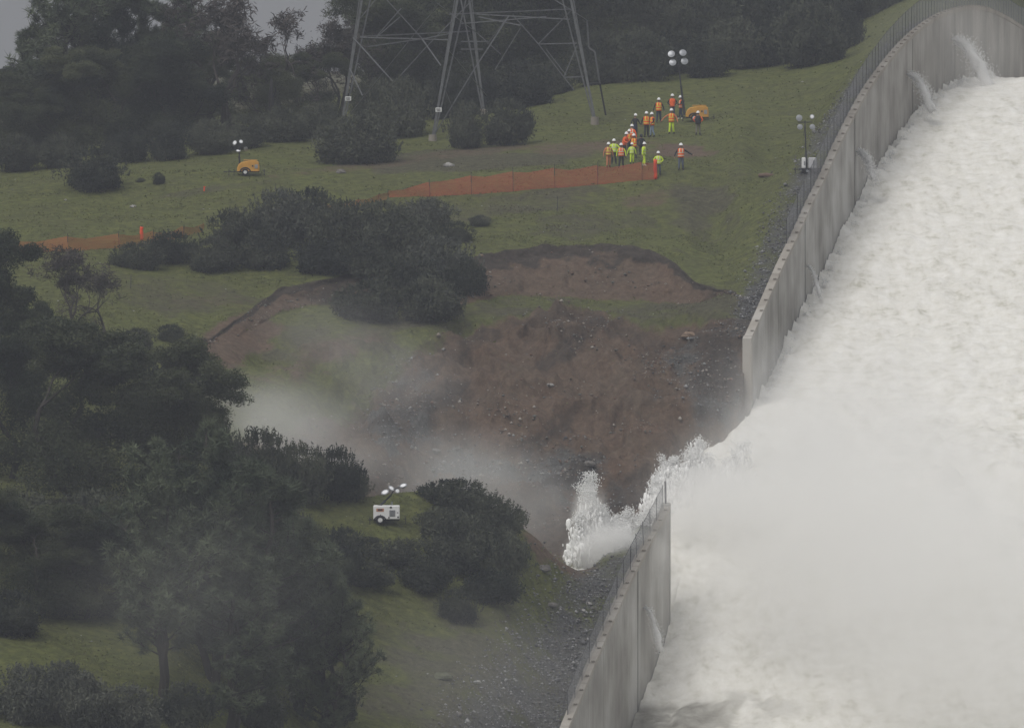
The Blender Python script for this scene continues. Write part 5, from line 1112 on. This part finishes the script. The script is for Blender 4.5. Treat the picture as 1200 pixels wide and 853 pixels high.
def octs(P, S, flat=.7):
    n = len(P); base = np.array([(1, 0, 0), (0, 1, 0), (-1, 0, 0), (0, -1, 0), (0, 0, 1), (0, 0, -1)], float); J_ = rng.uniform(.55, 1.25, (n, 6, 3)); V = base[None] * J_ * S[:, None, None] * np.array([1, 1, flat]); a = rng.uniform(0, 6.28, n); ca, sa = np.cos(a)[:, None], np.sin(a)[:, None]
    V = np.stack([V[..., 0] * ca - V[..., 1] * sa, V[..., 0] * sa + V[..., 1] * ca, V[..., 2]], -1) + P[:, None]
    Fq = np.array([(0, 1, 4), (1, 2, 4), (2, 3, 4), (3, 0, 4), (1, 0, 5), (2, 1, 5), (3, 2, 5), (0, 3, 5)])[None] + (np.arange(n) * 6)[:, None, None]; return V.reshape(-1, 3), Fq.reshape(-1, 3)
def stone_var(name, cols_):
    m, N, L, b = new_mat(name); g = N.new('ShaderNodeNewGeometry'); r = N.new('ShaderNodeValToRGB'); r.color_ramp.interpolation = 'CONSTANT'; e = r.color_ramp.elements
    while len(e) < len(cols_): e.new(.5)
    for i, (q, c) in enumerate(zip(e, cols_)): q.position = i / len(cols_); q.color = (*c, 1)
    L.new(g.outputs['Random Per Island'], r.inputs[0]); L.new(r.outputs[0], b.inputs['Base Color']); b.inputs['Roughness'].default_value = .9
    if 'blades' in name:
        t = N.new('ShaderNodeBsdfTranslucent'); x = N.new('ShaderNodeMixShader'); x.inputs[0].default_value = .5; L.new(r.outputs[0], t.inputs[0]); L.new(b.outputs[0], x.inputs[1]); L.new(t.outputs[0], x.inputs[2]); L.new(x.outputs[0], N['Material Output'].inputs[0])
    return m
P, k = scatter(grav.ravel() * (1 - soil.ravel() * .7) * (sidr < 25), 26000); V, Fc = octs(P, rng.gamma(2.0, .020, len(P)) + .014)
tag(link('gravel', np_mesh('gravel', V, Fc, stone_var('gravel_stones', [(.07, .07, .075), (.11, .11, .115), (.17, .17, .17), (.26, .26, .26), (.12, .11, .10)]))), 'grey broken stone beside the spillway walls', None, None, 'stuff')
clump = np.clip(fbm(gx / 4, gy / 4, gzz / 2, 71, 4) * 3 + .3, .05, 1.5)
P, k = scatter((face.ravel() + bareA.ravel() * .35) * clump, 11000); V, Fc = octs(P, rng.gamma(1.3, .030, len(P)) + .015)
tag(link('rubble', np_mesh('rubble', V, Fc, stone_var('rubble_stones', [(.10, .07, .05), (.15, .09, .065), (.09, .08, .07), (.20, .17, .14), (.12, .12, .11), (.30, .27, .24)]))), 'loose brown rubble on the eroded face', None, None, 'stuff')
P, k = scatter(((1 - soil.ravel()) * (K.ravel() > 2) * (K.ravel() < 15) * clump), 1500); V, Fc = octs(P, rng.gamma(1.3, .022, len(P)) + .015, .4)
tag(link('scattered_stones', np_mesh('scattered_stones', V, Fc, stone_var('meadow_stones', [(.16, .16, .15), (.26, .26, .25), (.36, .36, .35), (.12, .12, .11)]))), 'small pale stones scattered over the grass', None, None, 'stuff')
gw2 = np.clip(1 - soil.ravel() - grav.ravel() * .9, 0, 1) * (K.ravel() > 2.5) * (K.ravel() < 14.6) * np.clip(fbm(gx / 2.5, gy / 2.5, 0, 73, 4) * 2.2 + .75, .1, 2)
P, k = scatter(gw2, 170000); P[:, 2] += .02; n = len(P); a = rng.uniform(0, 6.28, n); h = rng.gamma(3, .016, n) * (1 - .35 * dead.ravel()[k]); wd_ = h * .8
V = np.stack([P + np.stack([np.cos(a) * wd_, np.sin(a) * wd_, 0 * a - .05], -1), P - np.stack([np.cos(a) * wd_, np.sin(a) * wd_, 0 * a + .05], -1), P + np.stack([rng.normal(0, 1.1, n) * h, rng.normal(0, 1.1, n) * h, h * .6], -1)], 1).reshape(-1, 3)
dk = dead.ravel()[k] > .5; M_gr = stone_var('grass_blades', [(.085, .096, .036), (.13, .143, .048), (.17, .182, .062), (.11, .113, .052), (.20, .20, .08)]); M_gd = stone_var('dry_grass_blades', [(.08, .072, .052), (.13, .12, .085), (.10, .10, .055), (.17, .155, .115)])
gme_ = np_mesh('grass', V, np.arange(n * 3).reshape(-1, 3), [M_gr, M_gd], mi=dk.astype(int)); tag(link('grass', gme_), 'short green and withered grass on the slopes', None, None, 'stuff')

# ---------------------------------------------------------------- drifting spray and haze
def mist(name, label, px, py, d, rx, ry, rz_, dens, nscale=.12, thr=.42, soft=.25, yaw=0, col=(1, .996, .982), edge=.75, seed=0.0, roll=0.0):
    mb = MB(); mb.ball((0, 0, 0), 1.0, 20, 12); o = mb.build(name, None, None, loc=W(px, py, d)); o.data.materials.clear()
    o.scale = (rx, ry, rz_); o.rotation_euler = (0, R(roll), R(yaw)); tag(o, label, None, None, 'stuff')
    m = bpy.data.materials.new(name); m.use_nodes = True; N = m.node_tree.nodes; L = m.node_tree.links; N.clear()
    out = N.new('ShaderNodeOutputMaterial'); v = N.new('ShaderNodeVolumePrincipled'); v.inputs['Color'].default_value = (*col, 1); v.inputs['Anisotropy'].default_value = .0
    t = N.new('ShaderNodeTexCoord'); ln = N.new('ShaderNodeVectorMath'); ln.operation = 'LENGTH'; L.new(t.outputs['Object'], ln.inputs[0])
    f1 = N.new('ShaderNodeMapRange'); f1.interpolation_type = 'SMOOTHSTEP'; f1.inputs[1].default_value = 1.0; f1.inputs[2].default_value = 1 - edge; f1.inputs[3].default_value = 0; f1.inputs[4].default_value = 1; L.new(ln.outputs['Value'], f1.inputs[0])
    g = N.new('ShaderNodeNewGeometry'); of = N.new('ShaderNodeVectorMath'); of.operation = 'MULTIPLY_ADD'; of.inputs[1].default_value = (1, .45, 1.15); of.inputs[2].default_value = (seed * 13.1, seed * 7.7, seed * 3.3); L.new(g.outputs['Position'], of.inputs[0])
    n = N.new('ShaderNodeTexNoise'); n.inputs['Scale'].default_value = nscale; n.inputs['Detail'].default_value = 3.5; n.inputs['Roughness'].default_value = .55; L.new(of.outputs[0], n.inputs['Vector'])
    f2 = N.new('ShaderNodeMapRange'); f2.inputs[1].default_value = thr - soft; f2.inputs[2].default_value = thr + soft; f2.inputs[3].default_value = 0; f2.inputs[4].default_value = 1; L.new(n.outputs['Fac'], f2.inputs[0])
    mm = N.new('ShaderNodeMath'); mm.operation = 'MULTIPLY'; L.new(f1.outputs[0], mm.inputs[0]); L.new(f2.outputs[0], mm.inputs[1]); m2 = N.new('ShaderNodeMath'); m2.operation = 'MULTIPLY'; m2.inputs[1].default_value = dens; L.new(mm.outputs[0], m2.inputs[0])
    L.new(m2.outputs[0], v.inputs['Density']); L.new(v.outputs[0], out.inputs['Volume']); o.data.materials.append(m); return o
mist('spray_cloud', 'bright white spray boiling up from the broken chute', 1000, 600, 613, 15, 18, 9, .15, .15, .38, .28, seed=1)
mist('spray_cloud', 'white spray rolling over the right part of the chute', 1140, 720, 598, 15, 16, 11, .12, .16, .42, .25, seed=2)
mist('spray_cloud', 'white burst of spray behind the broken wall tip', 850, 592, 628.5, 5.4, 5.6, 3.1, .60, .24, .38, .22, seed=3)
mist('spray_cloud', 'soft spray hanging behind the lower wall', 722, 650, 614, 3.6, 3.8, 2.5, .85, .35, .40, .2, seed=4)
mist('spray_cloud', 'feathery spray around the fountain left of the lower wall tip', 692, 612, 616.5, 1.5, 2, 2.9, .9, .7, .42, .15, seed=15)
mist('spray_cloud', 'billow of spray in front of the upper wall foot', 920, 505, 640, 4.5, 8, 3.4, .10, .3, .42, .25, seed=16)
mist('spray_cloud', 'thin spray over the lower chute and wall', 860, 750, 592, 9, 13, 7, .022, .15, .40, .3, seed=5)
mist('spray_cloud', 'light spray above the fast water near the wall end', 1010, 460, 636, 13, 16, 5.0, .05, .16, .45, .25, seed=6)
mist('spray_cloud', 'puff of spray where the second jet lands', 1095, 165, 728, 2.8, 5, 1.7, .07, .4, .45, .3, seed=7)
mist('spray_cloud', 'puff of spray where the tallest jet lands', 1152, 100, 748, 2.0, 4, 1.3, .10, .4, .42, .3, seed=8)
mist('spray_cloud', 'haze of spray drifting over the upper wall', 1120, 60, 740, 9, 22, 6, .012, .15, .42, .3, seed=12)
mist('drifting_mist', 'pale mist rising out of the hollow left of the bare slope', 340, 510, 618, 8.0, 8, 4.4, .105, .17, .42, .2, seed=9, roll=14)
mist('drifting_mist', 'thin mist trailing past the thicket', 430, 430, 638, 9, 7, 5.2, .040, .17, .45, .22, seed=10, roll=20)
mist('drifting_mist', 'mist veil at the foot of the bare slope', 570, 575, 620, 9, 7, 4.6, .075, .17, .42, .22, seed=11, roll=16)
mist('drifting_mist', 'mist veil over the knoll and the lower gravel slope', 560, 790, 560, 9, 9, 5.5, .015, .14, .42, .25, seed=13)
mist('drifting_mist', 'thin mist over the pines in the near left corner', 240, 700, 528, 10, 8, 6.5, .010, .14, .42, .25, seed=14)
for mm_ in bpy.data.materials:
    if mm_.name.startswith(('spray_cloud', 'drifting_mist')): mm_.cycles.volume_step_rate = .5
hz = MB(); hz.box((0, 1010, 45.5), (1700, 2060, 93)); ho = hz.build('haze', None); ho.data.materials.clear()
ho.location = (0, 0, 0); 
m = bpy.data.materials.new('haze'); m.use_nodes = True; N = m.node_tree.nodes; L = m.node_tree.links; N.clear(); out = N.new('ShaderNodeOutputMaterial'); v = N.new('ShaderNodeVolumePrincipled')
v.inputs['Color'].default_value = (.84, .88, 1.0, 1); v.inputs['Density'].default_value = .00017; L.new(v.outputs[0], out.inputs['Volume']); ho.data.materials.append(m); tag(ho, 'grey rain haze over the valley', None, None, 'stuff')
#@@END
#@@END
